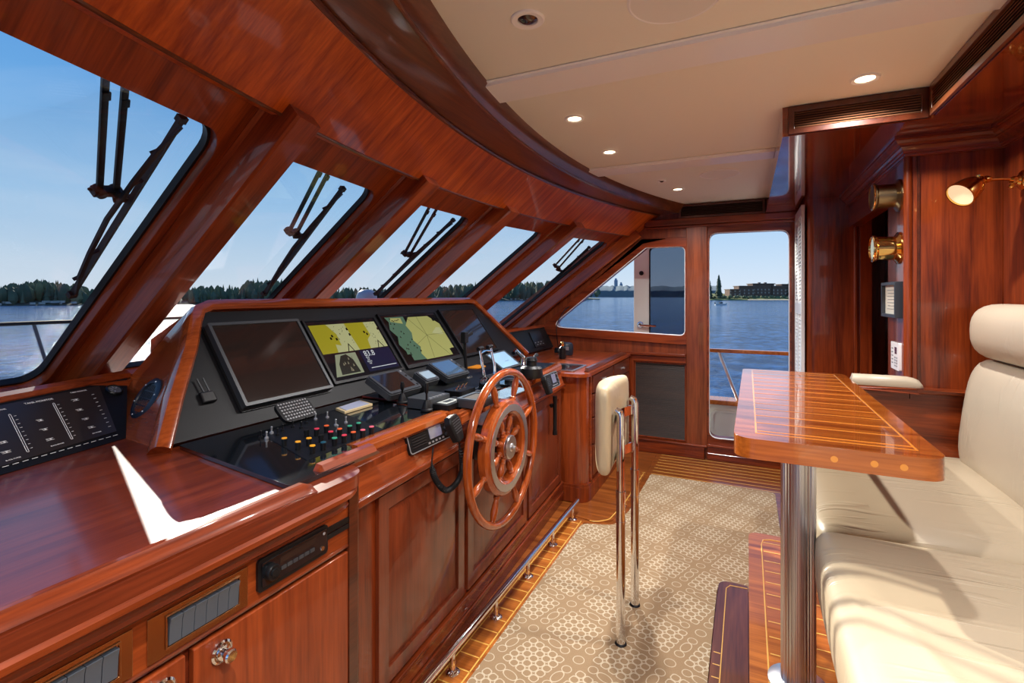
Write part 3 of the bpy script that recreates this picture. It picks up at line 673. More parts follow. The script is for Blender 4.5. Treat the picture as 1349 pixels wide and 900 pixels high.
# wipers
def gp(i, u, v, o=-.05):
    A, h, n = PL[i]; return at(u, v, pl=(A+n*o, n))
def wiper(i, arms, piv, blade, lab):
    c = gp(i, *piv, -.06); t = thing('window_wiper', lab, 'wiper', c, 'pantograph wipers on the windshield')
    A, h, n = PL[i]; s_ = 1.0
    for (a, q) in arms:
        p0, p1 = gp(i, *a, -.07), gp(i, *q, -.06); b = MB(); p0 = p0+(p0-p1)*.25
        b.bar(p0, p1, .016, .012, n); b.bar(p0.lerp(p1, .28)+n*.008, p0.lerp(p1, .33)+n*.008, .02, .006, n); b.build('arm', WIP, t, bevel=.002)
    b = MB(); q0, q1 = gp(i, *arms[0][1], -.06), gp(i, *arms[1][1], -.06)
    dd = (q1-q0).normalized(); b.bar(q0-dd*.02, q1+dd*.015, .022, .03, n); b.lathe([(.014, -.02), (.014, .02)], q0, n, 12); b.lathe([(.014, -.02), (.014, .02)], q1, n, 12)
    bc = gp(i, (blade[0][0]*.55+blade[1][0]*.45), (blade[0][1]*.55+blade[1][1]*.45), -.045)
    b.bar(c, bc, .02, .02, n); e_ = (q0-bc).normalized(); b.bar(q0, q0+e_*.03, .008, .008, n)
    b.build('pivot_bracket', WIP, t, bevel=.003)
    b0, b1 = gp(i, *blade[0], -.035), gp(i, *blade[1], -.035); d = (b1-b0)
    side = n.cross(d).normalized(); side = side if (c-bc).dot(side) > 0 else -side
    b = MB(); b.bar(b0, b1, .009, .020, n); b.build('rubber_blade', WIP, t)
    b = MB()
    yk = [b0.lerp(b1, k) for k in (0.02, .14, .3, .5, .7, .86, .98)]
    ofs = [.0, .022, .036, .046, .036, .022, 0]
    pts = [p+side*o+n*.012 for p, o in zip(yk, ofs)]
    for k in range(6): b.bar(pts[k], pts[k+1], .008 if k in (0, 5) else .012, .010, n)
    for k in (.14, .3, .7, .86): b.bar(b0.lerp(b1, k), b0.lerp(b1, k+.03)+side*.026, .007, .01, n)
    b.obox(b0, d.normalized()*.01, side*.012, n*.01); b.obox(b1, d.normalized()*.01, side*.012, n*.01)
    b.build('blade_carrier', WIP, t)
    return t
wiper(0, [((139, 100), (131, 252)), ((165, 112), (153, 252))], (148, 262), ((239, 157), (95, 388)), 'large black wiper hanging over the leftmost and nearest window')
wiper(1, [((426, 216), (381, 305)), ((436, 221), (391, 307))], (386, 311), ((451, 249), (348, 387)), 'black wiper on the second window from the left')
wiper(2, [((567, 270), (533, 334)), ((576, 274), (540, 336))], (536, 337), ((597, 290), (495, 387)), 'black wiper on the third window above the helm searchlight')
wiper(4, [((766, 312), (731, 350)), ((771, 313), (736, 353))], (733, 355), ((776, 326), (701, 397)), 'black wiper on the fifth window at the far end of the windshield')
# ------------------------------------------------------------------ near side counter (left) with drawers and doors
def panel_door(b, f, y0, y1, z0, z1, raised=True):
    """door leaf with a raised field; f(y, z, w) gives the point"""
    b.plate([(y0, z0), (y1, z0), (y1, z1), (y0, z1)], [[(y0+.05, z0+.05), (y1-.05, z0+.05), (y1-.05, z1-.05), (y0+.05, z1-.05)]], f, 0, .014)
    b.plate([(y0+.045, z0+.045), (y1-.045, z0+.045), (y1-.045, z1-.045), (y0+.045, z1-.045)], [], f, 0, .004)
    i0, i1, j0, j1 = y0+.055, y1-.055, z0+.055, z1-.055
    q = .022
    o = [f(i0, j0, .003), f(i1, j0, .003), f(i1, j1, .003), f(i0, j1, .003)]; n_ = [f(i0+q, j0+q, .012), f(i1-q, j0+q, .012), f(i1-q, j1-q, .012), f(i0+q, j1-q, .012)]
    b.loft([o, n_], True, True)
def knob(f, y, z, parent, nm_='knob'):
    b = MB(); o = f(y, z, 0); ax = f(y, z, 1)-o
    b.lathe([(.0215, 0), (.0215, .004), (.018, .007), (.017, .004), (.014, .004), (.013, .009), (.008, .011), (.008, .020), (.012, .023), (.0125, .030), (.010, .033)], o, ax, 24)
    return b.build(nm_, CHR, parent)
ct = thing('counter_cabinet', 'near mahogany counter cabinet with chrome knobs under the leftmost window', 'cabinet', (-1.3, .2, 0))
YN = -.55
b = MB(); b.box(-1.75, -.935, YN, .985, .02, .855)
b.build('body', WT, ct)
b = MB(); tp = rpoly([(-1.80, YN), (-.885, YN), (-.885, .985), (-1.05, 1.03), (-1.80, 1.03)], [.005, .005, .075, .02, .005], 8)
b.plate(tp, [], fl, .868, .900); b.build('countertop', WT, ct, bevel=.009, seg=3)
# moulded apron under the top
prof = [(-.93, .868), (-.884, .868), (-.878, .862), (-.878, .852), (-.888, .846), (-.896, .838), (-.900, .828), (-.897, .822), (-.905, .815), (-.93, .812)]
def sweep_path(pts, prof2):
    """prof2: (outset, z) ; pts: (x, y, nx, ny)"""
    return [[V((x+nx*o, y+ny*o, z)) for o, z in prof2] for x, y, nx, ny in pts]
ap = [(0, .868), (.046, .868), (.052, .862), (.052, .852), (.042, .846), (.034, .838), (.030, .828), (.033, .822), (.025, .815), (0, .812)]
pth = [(-.93, YN, 1, 0), (-.93, .90, 1, 0)]+[(-.99+.06*math.cos(t), .90+.06*math.sin(t)+.0, math.cos(t), math.sin(t)) for t in [i*math.pi/14 for i in range(1, 7)]]+[(-.99, .96, 0, 1), (-1.06, .965, 0, 1)]
b = MB(); b.loft(sweep_path(pth, ap)); b.build('apron_moulding', WY, ct)
# raised fiddle rail
fr_ = [(-.925, .898), (-.890, .898), (-.889, .905), (-.897, .914), (-.899, .922), (-.903, .928), (-.915, .928), (-.920, .922), (-.921, .908)]
b = MB(); b.loft([[V((x, y, .898+(z-.898)*k)) for x, z in fr_] for y, k in ((YN, 1), (.80, 1), (.825, .6), (.835, .12))]); b.build('fiddle_rail', WY, ct)
fc = lambda y, z, w: V((-.935+w, y, z))
b = MB(); b.plate([(YN, .715), (.985, .715), (.985, .812), (YN, .812)], [], fc, 0, .016); b.build('fascia', WF, ct)
b = MB(); b.tube([fc(y, .714, .012) for y in (YN, .985)], .006, 8); b.build('moulding', WY, ct)
def flat_door(name, y0, y1, z0, z1, ky):
    b = MB(); b.plate([(y0, z0), (y1, z0), (y1, z1), (y0, z1)], [], fc, .001, .018); d = b.build(name, WH if False else wood('mahogany_door_%d' % int(y0*100), 'Z', (.20, .036, .010, 1), (.40, .082, .022, 1), rough=.35, coat=.4), ct, bevel=.003)
    knob(lambda a, z, w: fc(a, z, w+.018), ky, z1-.036, d)
flat_door('door', .566, .955, .10, .700, .618); flat_door('door', .13, .552, .10, .700, .512)
flat_door('door', -.5, .118, .10, .700, .0)
b = MB(); b.box(-.935, -.914, .955, .985, .02, .855); b.tube([V((-.935, .985, .02)), V((-.935, .985, .855))], .018, 12); b.build('corner_post', WK, ct)
# brass switch plates with slate rockers (set into the fascia)
def rocker_plate(y0, y1, z0, z1, n, lab):
    t = thing('switch_plate', lab, 'switch', fc((y0+y1)/2, z0, .016), 'brass switch plates on the near cabinet')
    f = lambda y, z, w: fc(y, z, w+.016)
    b = MB(); b.plate([(y0, z0), (y1, z0), (y1, z1), (y0, z1)], [], f, 0, .003); b.plate([(y0+.028, z0+.01), (y1-.018, z0+.01), (y1-.018, z1-.008), (y0+.028, z1-.008)], [[(y0+.031, z0+.014), (y1-.021, z0+.014), (y1-.021, z1-.012), (y0+.031, z1-.012)]], f, .002, .006)
    b.build('plate', BRZ, t, bevel=.0008)
    a0, a1 = y0+.032, y1-.023; w_ = (a1-a0)/n
    for k in range(n):
        b = MB(); p0, p1 = a0+k*w_+.0006, a0+(k+1)*w_-.0006
        c = [f(p0, z0+.016, .003), f(p0, z1-.014, .003), f(p0, z1-.014, .013), f(p0, (z0+z1)/2+.012, .009), f(p0, z0+.016, .006)]
        b.prism(c, (0, p1-p0, 0)); b.build('rocker', GRB, t)
rocker_plate(.488, .674, .722, .800, 6, 'brass plate of six slate rocker switches between the stereo and the corner of the photo')
rocker_plate(.275, .466, .722, .800, 6, 'brass plate of slate rocker switches nearest the lower left corner')
# car-type stereo
t = thing('stereo', 'black stereo head unit set in the near cabinet fascia', 'radio', fc(.787, .735, .016))
f = lambda y, z, w: fc(y, z, w+.016)
b = MB(); b.plate(rrect(.694, .882, .733, .801, .008), [], f, 0, .007); b.build('housing', BLK, t, bevel=.002)
b = MB(); b.plate(rrect(.702, .876, .742, .793, .003), [], f, .0065, .0095); b.build('front_panel', BGL, t, bevel=.001)
b = MB(); b.lathe([(.0165, 0), (.0165, .010), (.0145, .013)], f(.722, .768, .009), (1, 0, 0), 24); b.lathe([(.009, .0), (.008, .003)], f(.722, .768, .022), (1, 0, 0), 20); b.build('volume_knob', BLK, t)
b = MB(); b.plate(rrect(.745, .842, .772, .788, .001), [], f, .009, .0102); b.build('display', SCRN, t)
for k in range(6): b = MB(); b.plate(rrect(.748+k*.0155, .761+k*.0155, .757, .765, .001), [], f, .009, .0108); b.build('preset_button', GRY, t)
b = MB(); b.lathe([(.0042, 0), (.003, .0015)], f(.868, .784, .009), (1, 0, 0), 12); b.build('disc_button', SIL, t)
b = MB(); b.lathe([(.006, 0), (.005, .003)], f(.862, .752, .009), (1, 0, 0), 12); b.build('jog_button', CHR, t)
t = thing('slot_vent', 'small black double slot beside the stereo on the near cabinet', 'vent', fc(.925, .765, .016))
b = MB(); b.plate(rrect(.885, .962, .775, .788, .002), [], f, 0, .004); b.plate(rrect(.885, .970, .760, .772, .002), [], f, 0, .004); b.build('slots', BLK, t)

# ------------------------------------------------------------------ left instrument coaming (tank monitor)
t = thing('instrument_coaming', 'black tank monitor panel with white diagrams and a small gauge under the leftmost window', 'instrument panel', (-1.72, .3, .9))
pa, pb = V((-1.60, 0, .902)), V((-1.70, 0, 1.075))    # bottom and top of the sloping face
q0, q1 = at(0, 626, Z=.902), at(166, 577, Z=.902); hy = (q1-q0).normalized()
q0 = q0-hy*.55; LN = (q1-q0).length
upv = V((-.26, 0, .167)); upv = upv-hy*upv.dot(hy); nrm = hy.cross(upv).normalized(); nrm = nrm if nrm.x > 0 else -nrm
fp = lambda s, h, w: q0+hy*s+upv.normalized()*h+nrm*w
U_ = upv.normalized()
def pxp(u, v): # pixel onto this face -> (s, h)
    P = at(u, v, pl=(q0, nrm)); d = P-q0; return d.dot(hy), d.dot(upv.normalized())
sR, HR = pxp(168, 498); sL, HL = pxp(0, 531)
HF = lambda s: HR+(HL-HR)*(sR-s)/(sR-sL)
b = MB(); b.plate([(0, 0), (LN, 0), (sR, HR), (0, HF(0))], [], fp, -.02, 0); b.build('backing', BLM, t)
b = MB(); b.loft([[fp(s, HF(s), .004), fp(s, HF(s)+.010, .014), fp(s, HF(s)+.030, .012), fp(s, HF(s)+.038, -.006), fp(s, HF(s)+.045, -.06), fp(s, HF(s)-.02, -.06), fp(s, HF(s)-.002, -.012)] for s in (0, sR*.5, sR+.012)]); b.build('rail', WY, t)
plate_pts = [pxp(0, 533), pxp(131, 507), pxp(154, 567), pxp(0, 604)]
s1_ = pxp(153, 570)[0]; s0_ = s1_-.62
b = MB(); b.plate([(s0_, .014), pxp(153, 569), pxp(130, 509), (s0_, HF(s0_)-.012)], [], fp, 0, .003); b.build('monitor_panel', plain('brown_black_panel', (.022, .017, .015, 1), .35), t)
ax_, ay_ = hy, upv.normalized()
WHc = OPL
for k, uc in enumerate((21, 79)):
    pass
def slot(uv0, uv1, wd=.006):
    a, c = V(pxp(*uv0)), V(pxp(*uv1)); d = (c-a).normalized(); n2 = V((-d.y, d.x)); r = wd/2
    out, inn = [], []
    for cen, base in ((c, math.atan2(d.y, d.x)), (a, math.atan2(-d.y, -d.x))):
        for i in range(7):
            t_ = base-math.pi/2+i*math.pi/6; out.append((cen.x+math.cos(t_)*r, cen.y+math.sin(t_)*r)); inn.append((cen.x+math.cos(t_)*(r-.0012), cen.y+math.sin(t_)*(r-.0012)))
    b = MB(); b.plate(out, [inn], fp, .003, .0037)
    for i in range(9):
        q = a.lerp(c, (i+.5)/9); sgn = 1
        b.plate([(q.x+.008, q.y), (q.x+.014, q.y), (q.x+.014, q.y+.001), (q.x+.008, q.y+.001)], [], fp, .003, .0037)
    b.build('level_scale', WHc, t)
slot((12, 548), (36, 596)); slot((70, 533), (94, 579))
# row of scale ticks at the right
b = MB()
a, c = V(pxp(122, 521)), V(pxp(144, 563))
for i in range(9): q = a.lerp(c, i/8); b.plate([(q.x-.004, q.y), (q.x+.004, q.y), (q.x+.004, q.y+.0014), (q.x-.004, q.y+.0014)], [], fp, .003, .0037)
b.build('level_scale', WHc, t)
rg = random.Random(3)
for u, v in ((53, 555), (59, 567), (66, 580), (105, 541), (113, 553), (120, 564), (100, 528), (5, 584), (8, 597)):
    s_, h_ = pxp(u, v); b = MB()
    for k in range(3): w_ = rg.uniform(.006, .013); dy = (k-1)*.0035; b.plate([(s_-w_, h_+dy), (s_+w_*rg.uniform(.4, 1), h_+dy), (s_+w_*.6, h_+dy+.0009), (s_-w_, h_+dy+.0009)], [], fp, .003, .0036)
    b.plate([(s_+.0025*math.cos(k*1.05), h_+.0025*math.sin(k*1.05)) for k in range(6)], [], fp, .003, .0042)
    b.build('printed_diagram', WHc, t)
for (u, v, txt, sz) in ((51, 530, 'TANK MONITOR', .010), (103, 517, 'TANK MONITOR', .0065), (75, 587, 'BLACK WATER', .005), (127, 571, 'SEA WATER', .005), (2, 541, 'TANK', .007), (17, 606, 'BLACK WATER', .005)):
    s_, h_ = pxp(u, v); text_mesh('printed_title', txt, sz, fp(s_, h_, .0034), ax_, ay_, WHc, t)
b = MB(); 
for s_ in [s1_-.02-i*.022 for i in range(22)]: b.plate([(s_, .019), (s_+.014, .019), (s_+.014, .0205), (s_, .0205)], [], fp, .003, .0036)
b.build('printed_line', WHc, t)
s_, h_ = pxp(150, 515); gx = fp(s_, h_, 0)
b = MB(); b.lathe([(.026, 0), (.026, .006), (.022, .010), (.0205, .006), (.0, .004)], gx, nrm, 28); gg = b.build('gauge', BLK, t, label='small round chrome-rimmed gauge')
b = MB(); b.lathe([(.0195, .0055), (.0195, .0065)], gx, nrm, 24); b.build('dial', plain('dial_grey', (.10, .10, .10, 1), .3), gg)
for k in range(5): b = MB(); aa = .6+k*.9; d_ = ax_*math.cos(aa)+ay_*math.sin(aa); b.bar(gx+nrm*.0068+d_*.006, gx+nrm*.0068+d_*.016, .004, .001, nrm); b.build('dial_mark', SIL, gg)

# ------------------------------------------------------------------ helm pod
CH = fp(sR+.004, HR, 0)+V((0, 0, -.004))
hp = thing('helm_pod', 'mahogany-rimmed dashboard pod with a sloping matt black face across the helm', 'dashboard', (-1.7, 2.15, .9))
B0, B1 = .86, 3.42; T0, T1 = 1.15, 3.12
def face(y, k, w=0):      # k 0 bottom .. 1 top
    return V((-1.52-.28*k, y, .915+.375*k))+V((.797, 0, .603))*w
edg = lambda k: (B0+(T0-B0)*k, B1+(T1-B1)*k)
b = MB(); b.add([face(edg(0)[0], 0), face(edg(0)[1], 0), face(edg(1)[1], 1), face(edg(1)[0], 1), face(edg(0)[0], 0, -.03), face(edg(0)[1], 0, -.03), face(edg(1)[1], 1, -.03), face(edg(1)[0], 1, -.03)], [(0, 1, 2, 3), (4, 5, 6, 7), (0, 1, 5, 4), (1, 2, 6, 5), (2, 3, 7, 6), (3, 0, 4, 7)])
b.build('face', BLM, hp)
# rim following left edge, top, right edge with rounded corners
rp = [V((-1.50, .845, .905)), V((-1.60, .94, 1.03)), V((-1.70, 1.045, 1.165)), V((-1.765, 1.10, 1.25)), V((-1.80, 1.135, 1.288)), V((-1.812, 1.18, 1.302)), V((-1.812, 1.25, 1.304)), V((-1.812, 2.2, 1.304)), V((-1.812, 3.04, 1.304)), V((-1.812, 3.10, 1.302)), V((-1.80, 3.14, 1.290)), V((-1.73, 3.21, 1.20)), V((-1.62, 3.31, 1.055)), V((-1.51, 3.42, .905))]
fn_ = V((.797, 0, .603))
b = MB(); rings = []
for i, p_ in enumerate(rp):
    d = (rp[min(i+1, len(rp)-1)]-rp[max(i-1, 0)]).normalized(); o = d.cross(fn_).normalized()   # outwards? resolved by centre test
    if (p_-V((-1.66, 2.15, 1.08))).dot(o) < 0: o = -o
    rings.append([p_+o*a+fn_*c for a, c in ((-.012, -.01), (-.012, .012), (-.004, .022), (.014, .024), (.030, .016), (.036, .0), (.036, -.03), (0, -.03))])
b.loft(rings); b.build('rim', wood('mahogany_rim', 'Y', (.22, .045, .012, 1), (.46, .11, .03, 1), rough=.22, coat=.8), hp)
# left side cheek and back top
def cheek(sgn, parent):
    ys0, ys1 = (.85, 1.14) if sgn < 0 else (3.42, 3.12)
    b = MB(); dy = sgn*.0
    Pt = [V((-1.50, ys0, .90)), V((-1.81, ys1-.0, 1.305)), V((-2.05, ys1-.02*sgn*-1, 1.22)), V((-2.25, ys1, 1.02)), V((-1.80, ys0, .90))]
    b.prism(Pt, (0, .02*-sgn, 0)); return b.build('side_panel', WX, parent)
b = MB(); b.loft([[V((-1.50, .858, .90)), V((-1.75, .865, .90)), V((-1.85, .90, 1.06))], [V((-1.50, .858, .90)), V((-1.75, .92, 1.02)), V((-1.85, .93, 1.06))]], True, False) if False else None
b.add([V((-1.485, .852, .90)), q1+V((-.01, 0, -.002)), CH, V((-1.95, 1.13, 1.22)), V((-1.845, 1.12, 1.30)), V((-1.66, .995, 1.10)), V((-2.25, 1.25, 1.02)), V((-2.1, 1.0, .92))], [(0, 1, 5), (1, 2, 5), (2, 3, 4), (2, 4, 5), (2, 6, 3), (1, 7, 2), (2, 7, 6)])
b.build('side_panel', wood('mahogany_cheek', 'X', (.20, .04, .012, 1), (.42, .10, .028, 1), rough=.25, coat=.7), hp, ang=60); b = MB(); b.add([V((-1.485, 3.45, .90)), V((-1.86, 3.45, .90)), V((-2.1, 3.3, 1.20)), V((-1.845, 3.14, 1.30))], [(0, 1, 2, 3)])
b.build('side_panel', WX, hp, ang=60)
b = MB(); b.loft([[V((-1.84, y, 1.30)), V((-2.10, y, 1.18)), V((-2.10, y, .95)), V((-1.9, y, .95))] for y in (1.13, 3.13)]); b.build('back', WY, hp)
# round loudspeaker vent on the cheek
Pl = [V((-1.485, .852, .90)), CH, V((-1.66, .995, 1.10))]; pn = (Pl[1]-Pl[0]).cross(Pl[2]-Pl[0]).normalized(); pn = -pn if pn.y > 0 else pn
sp = at(195, 526, pl=(Pl[0], pn)); t = thing('round_speaker', 'round dark blue speaker grille on the left cheek of the helm pod', 'speaker', sp)
b = MB(); b.lathe([(.072, -.002), (.072, .008), (.066, .012), (.053, .013), (.051, .006)], sp, pn, 36); b.build('ring', NAVY, t)
b = MB(); b.lathe([(.052, .0), (.052, .006)], sp, pn, 30)
b.build('recess', DKG, t)
e1 = V((0, 0, 1)).cross(pn).normalized(); e2 = pn.cross(e1)
b = MB()
for k in range(-4, 5):
    hh = math.sqrt(.0515**2-(k*.012)**2); b.bar(sp+e1*k*.012-e2*hh+pn*.007, sp+e1*k*.012+e2*hh+pn*.007, .0035, .002, pn)
    if k % 2 == 0: b.bar(sp+e2*k*.012-e1*hh+pn*.008, sp+e2*k*.012+e1*hh+pn*.008, .003, .002, pn)
b.build('grille', NAVY, t)
for k in range(6): a = k*math.pi/3+.3; b = MB(); b.lathe([(.0035, 0), (.0025, .002)], sp+(e1*math.cos(a)+e2*math.sin(a))*.0595+pn*.0125, pn, 10); b.build('screw', SIL, t)
# small bracket on the black face, left of the big display
P = at(270, 520, pl=(V((-1.52, 2, .915)), fn_)); t = thing('handset_holder', 'black handset holder on the dash face left of the big dark display', 'holder', P)
ey = V((0, 1, 0)); eu = V((-.28, 0, .375)).normalized()
b = MB(); b.obox(P-eu*.015+fn_*.008, ey*.024, eu*.02, fn_*.008); b.build('cup', BLK, t, bevel=.006)
b = MB(); b.bar(P+ey*-.008+eu*-.0+fn_*.012, P+ey*-.012+eu*.055+fn_*.012, .004, .004, fn_); b.bar(P+ey*.010+eu*-.0+fn_*.012, P+ey*.008+eu*.055+fn_*.012, .004, .004, fn_); b.build('prongs', GRY, t)

# ------------------------------------------------------------------ far coaming with instruments, right of the pod
t = thing('far_coaming', 'black sloping instrument panel at the far end beyond the helm pod', 'instrument panel', (-1.75, 3.8, .9))
def fq(y, h, w=0): return V((-1.66-.05*h/.17*.17, y, .87))+V((-.4, 0, .916))*h+V((.916, 0, .4))*w
b = MB(); b.plate([(3.30, 0), (4.39, 0), (4.39, .20), (3.2, .20)], [], fq, -.02, 0); b.build('backing', BLM, t)
b = MB(); b.loft([[fq(y, .198, .01), fq(y, .222, .008), fq(y, .224, -.05), fq(y, .19, -.05)] for y in (3.18, 4.39)]); b.build('rail', WY, t)
b = MB(); b.plate(rrect(3.47, 3.62, .05, .18, .004), [], fq, 0, .004); pn_ = b.build('switch_panel', ALU, t, label='grey metal switch panel')
for i in range(2):
    for j in range(4): b = MB(); c = fq(3.515+i*.06, .07+j*.03, .004); b.lathe([(.009, 0), (.007, .008)], c, (.916, 0, .4), 10); b.build('switch', BLK, pn_)
b = MB(); b.plate(rrect(3.98, 4.22, .03, .175, .006), [], fq, 0, .008); pn_ = b.build('alarm_panel', BLK, t)
for i in range(6):
    for j in range(2): b = MB(); c = fq(4.01+i*.033, .05+j*.02, .008); b.obox(c, V((0, .008, 0)), V((-.4, 0, .916))*.004, V((.916, 0, .4))*.002); b.build('key', SIL if (i+j) % 2 else GRY, pn_)

# ------------------------------------------------------------------ helm cabinet (front), worktops
hc = thing('helm_cabinet', 'panelled mahogany helm cabinet behind the steering wheel', 'cabinet', (-1.2, 2.0, 0))
def XF(y): return -1.0-.10*(y-1.0)/2.0
fh = lambda y, z, w: V((XF(y)+w, y, z))
b = MB(); b.plate([(1.02, .015), (3.06, .015), (3.06, .86), (1.02, .86)], [], fh, -.25, 0); b.build('body', WZ, hc)
zt = .745
for y0, y1 in ((1.16, 1.70), (1.73, 2.40), (2.43, 3.02)):
    b = MB(); panel_door(b, fh, y0, y1, .155, zt); b.build('panel', wood('mahogany_panel_%d' % int(y0*100), 'Z', (.115, .022, .009, 1), (.25, .052, .020, 1), rough=.33, coat=.5), hc, bevel=.0025)
b = MB()
for z0, z1, w in ((.0, .055, .012), (.055, .075, .022), (.075, .120, .014), (.120, .140, .020)): b.plate([(1.02, z0), (3.06, z0), (3.06, z1), (1.02, z1)], [], fh, 0, w)
b.build('plinth', wood('mahogany_plinth', 'Y', (.12, .022, .008, 1), (.30, .06, .02, 1), rough=.25, coat=.7), hc, bevel=.003)
# sloping upper fascia
def fs(y, k, w=0): # k 0 = bottom (z .775), 1 = top (z .885)
    x0 = XF(y)+.020; x1 = XF(y)-.015; return V((x0+(x1-x0)*k, y, .775+.112*k))+V((.955, 0, .297))*w
b = MB(); b.plate([(1.03, 0), (3.06, 0), (3.06, 1), (1.03, 1)], [], fs, -.02, 0); b.build('fascia', WF, hc)
b = MB(); b.plate([(1.03, .755), (3.06, .755), (3.06, .778), (1.03, .778)], [], fh, 0, .030); b.build('moulding', WY, hc, bevel=.006, seg=3)
b = MB(); b.tube([V((-1.0, 1.035, .02)), V((-1.0, 1.035, .87))], .02, 12); b.build('corner_post', WK, hc)
# worktop trim: low nosing on the left half, stepped-out nosing on the right half
b = MB(); b.loft([[V((-1.075, y, .880)), V((-1.018, y, .880)), V((-1.010, y, .890)), V((-1.012, y, .906)), V((-1.025, y, .915)), V((-1.045, y, .917)), V((-1.075, y, .912))] for y in (1.10, 1.62)])
b.build('nosing', wood('nosing', 'Y', (.30, .062, .013, 1), (.58, .155, .035, 1), rough=.2, coat=.8), hc)
def XE(y): return -.955-.105*(y-1.57)/1.14
b = MB(); b.loft([[V((XE(y)-.05, y, .868)), V((XE(y)-.008, y, .868)), V((XE(y), y, .876)), V((XE(y)-.002, y, .900)), V((XE(y)-.012, y, .910)), V((XE(y)-.035, y, .914)), V((XE(y)-.05, y, .908))] for y in (1.57, 2.3, 3.04)])
b.plate([(-1.06, 1.555), (XE(1.57)-.004, 1.565), (XE(1.6)-.01, 1.63), (-1.06, 1.63)], [], fl, .868, .912)
b.build('nosing', wood('nosing2', 'Y', (.25, .05, .013, 1), (.5, .13, .032, 1), rough=.2, coat=.8), hc)
b = MB(); b.loft([[V((-.985, y, z0)), V((-.955, y, z0)), V((-.950, y, z0+.012*k)), V((-.962, y, z0+.028*k)), V((-.980, y, z0+.030*k))] for y, k, z0 in ((.895, .3, .898), (.91, 1, .898), (1.10, 1, .898), (1.115, .3, .898))]); b.build('fiddle_rail', WY, hc)
b = MB(); b.plate([(-1.60, 1.03), (-1.03, 1.03), (-1.03, 1.60), (-.985, 1.60), (XE(3.04)-.02, 3.04), (-1.60, 3.04)], [], fl, .862, .900); b.build('worktop', WT, hc)
# locks
for u, v in ((568, 610),):
    P = at(u, v, X=XF(1.55)+.014); b = MB(); b.lathe([(.017, 0), (.017, .004), (.012, .006), (.011, .010)], P, (1, 0, 0), 20); b.obox(P+V((.011, 0, 0)), V((.003, 0, 0)), V((0, .001, 0)), V((0, 0, .008))); b.build('lock', CHR, hc)
P = at(695, 531, X=XF(2.55)+.012); b = MB(); b.lathe([(.010, 0), (.010, .006), (.004, .008), (.004, .026)], P, (1, 0, 0), 16); b.tube([P+V((.026, -.03, 0)), P+V((.026, .03, .004))], .005, 8); b.build('lock', CHR, hc)

# ------------------------------------------------------------------ far drawer cabinet and its worktop
dc = thing('drawer_cabinet', 'far mahogany drawer cabinet with a rounded corner under the side window', 'cabinet', (-1.3, 3.8, 0))
XD = -.945; ZD = .845
bd = rpoly([(-1.9, 3.09), (XD, 3.09), (XD, 4.385), (-1.9, 4.385)], [.005, .085, .005, .005], 10)
b = MB(); b.plate(bd, [], fl, .10, ZD-.02); b.build('body', wood('mahogany_drum', 'Z', (.20, .036, .010, 1), (.42, .09, .025, 1), rough=.22, coat=.8), dc)
b = MB(); b.plate(rpoly([(-1.9, 3.075), (XD+.015, 3.075), (XD+.015, 4.385), (-1.9, 4.385)], [.005, .095, .005, .005], 10), [], fl, .006, .10)
b.plate(rpoly([(-1.9, 3.08), (XD+.01, 3.08), (XD+.01, 4.385), (-1.9, 4.385)], [.005, .09, .005, .005], 10), [], fl, .10, .118); b.build('plinth', WZ, dc, bevel=.005)
b = MB(); b.plate(rpoly([(-1.95, 3.05), (XD+.02, 3.05), (XD+.02, 4.385), (-1.95, 4.385)], [.005, .10, .005, .005], 10), [], fl, ZD-.022, ZD); b.build('worktop', wood('mahogany_worktop', 'Y', (.26, .045, .012, 1), (.46, .10, .028, 1), rough=.28, coat=.7), dc, bevel=.008, seg=3)
b = MB(); b.loft([[V((XD-.035, y, ZD)), V((XD-.002, y, ZD)), V((XD, y, ZD+.010*k)), V((XD-.010, y, ZD+.026*k)), V((XD-.028, y, ZD+.028*k))] for y, k in ((3.16, .3), (3.175, 1), (4.2, 1), (4.30, .4))]); b.build('fiddle_rail', WK, dc)
fd = lambda y, z, w: V((XD+w, y, z))
rows = [(.70, .815, 2), (.54, .69, 3), (.36, .53, 3), (.15, .35, 3)]
for z0, z1, n in rows:
    w_ = (4.34-3.20)/n
    for k in range(n):
        y0, y1 = 3.20+k*w_+.012, 3.20+(k+1)*w_-.012
        b = MB(); b.plate([(y0, z0), (y1, z0), (y1, z1), (y0, z1)], [], fd, .001, .016); d = b.build('drawer', wood('mahogany_drawer_%d%d' % (int(z0*100), k), 'Y', (.10, .020, .009, 1), (.22, .048, .02, 1), rough=.35), dc, bevel=.004)
        c = fd((y0+y1)/2, (z0+z1)/2, .016); b = MB(); b.lathe([(.008, 0), (.004, .003), (.004, .012), (.009, .016), (.006, .02)], c, (1, 0, 0), 12)
        for s_ in (-1, 1): b.obox(c+V((.002, s_*.022, 0)), V((.002, 0, 0)), V((0, .014, 0)), V((0, 0, .003))); b.obox(c+V((.002, s_*.036, 0)), V((.002, 0, 0)), V((0, .003, 0)), V((0, 0, .006)))
        b.build('pull', SIL, d)
b = MB(); b.tube([V((XD+.004, 3.185, .12)), V((XD+.004, 3.185, ZD-.02))], .009, 8); b.build('bead', WY, dc)
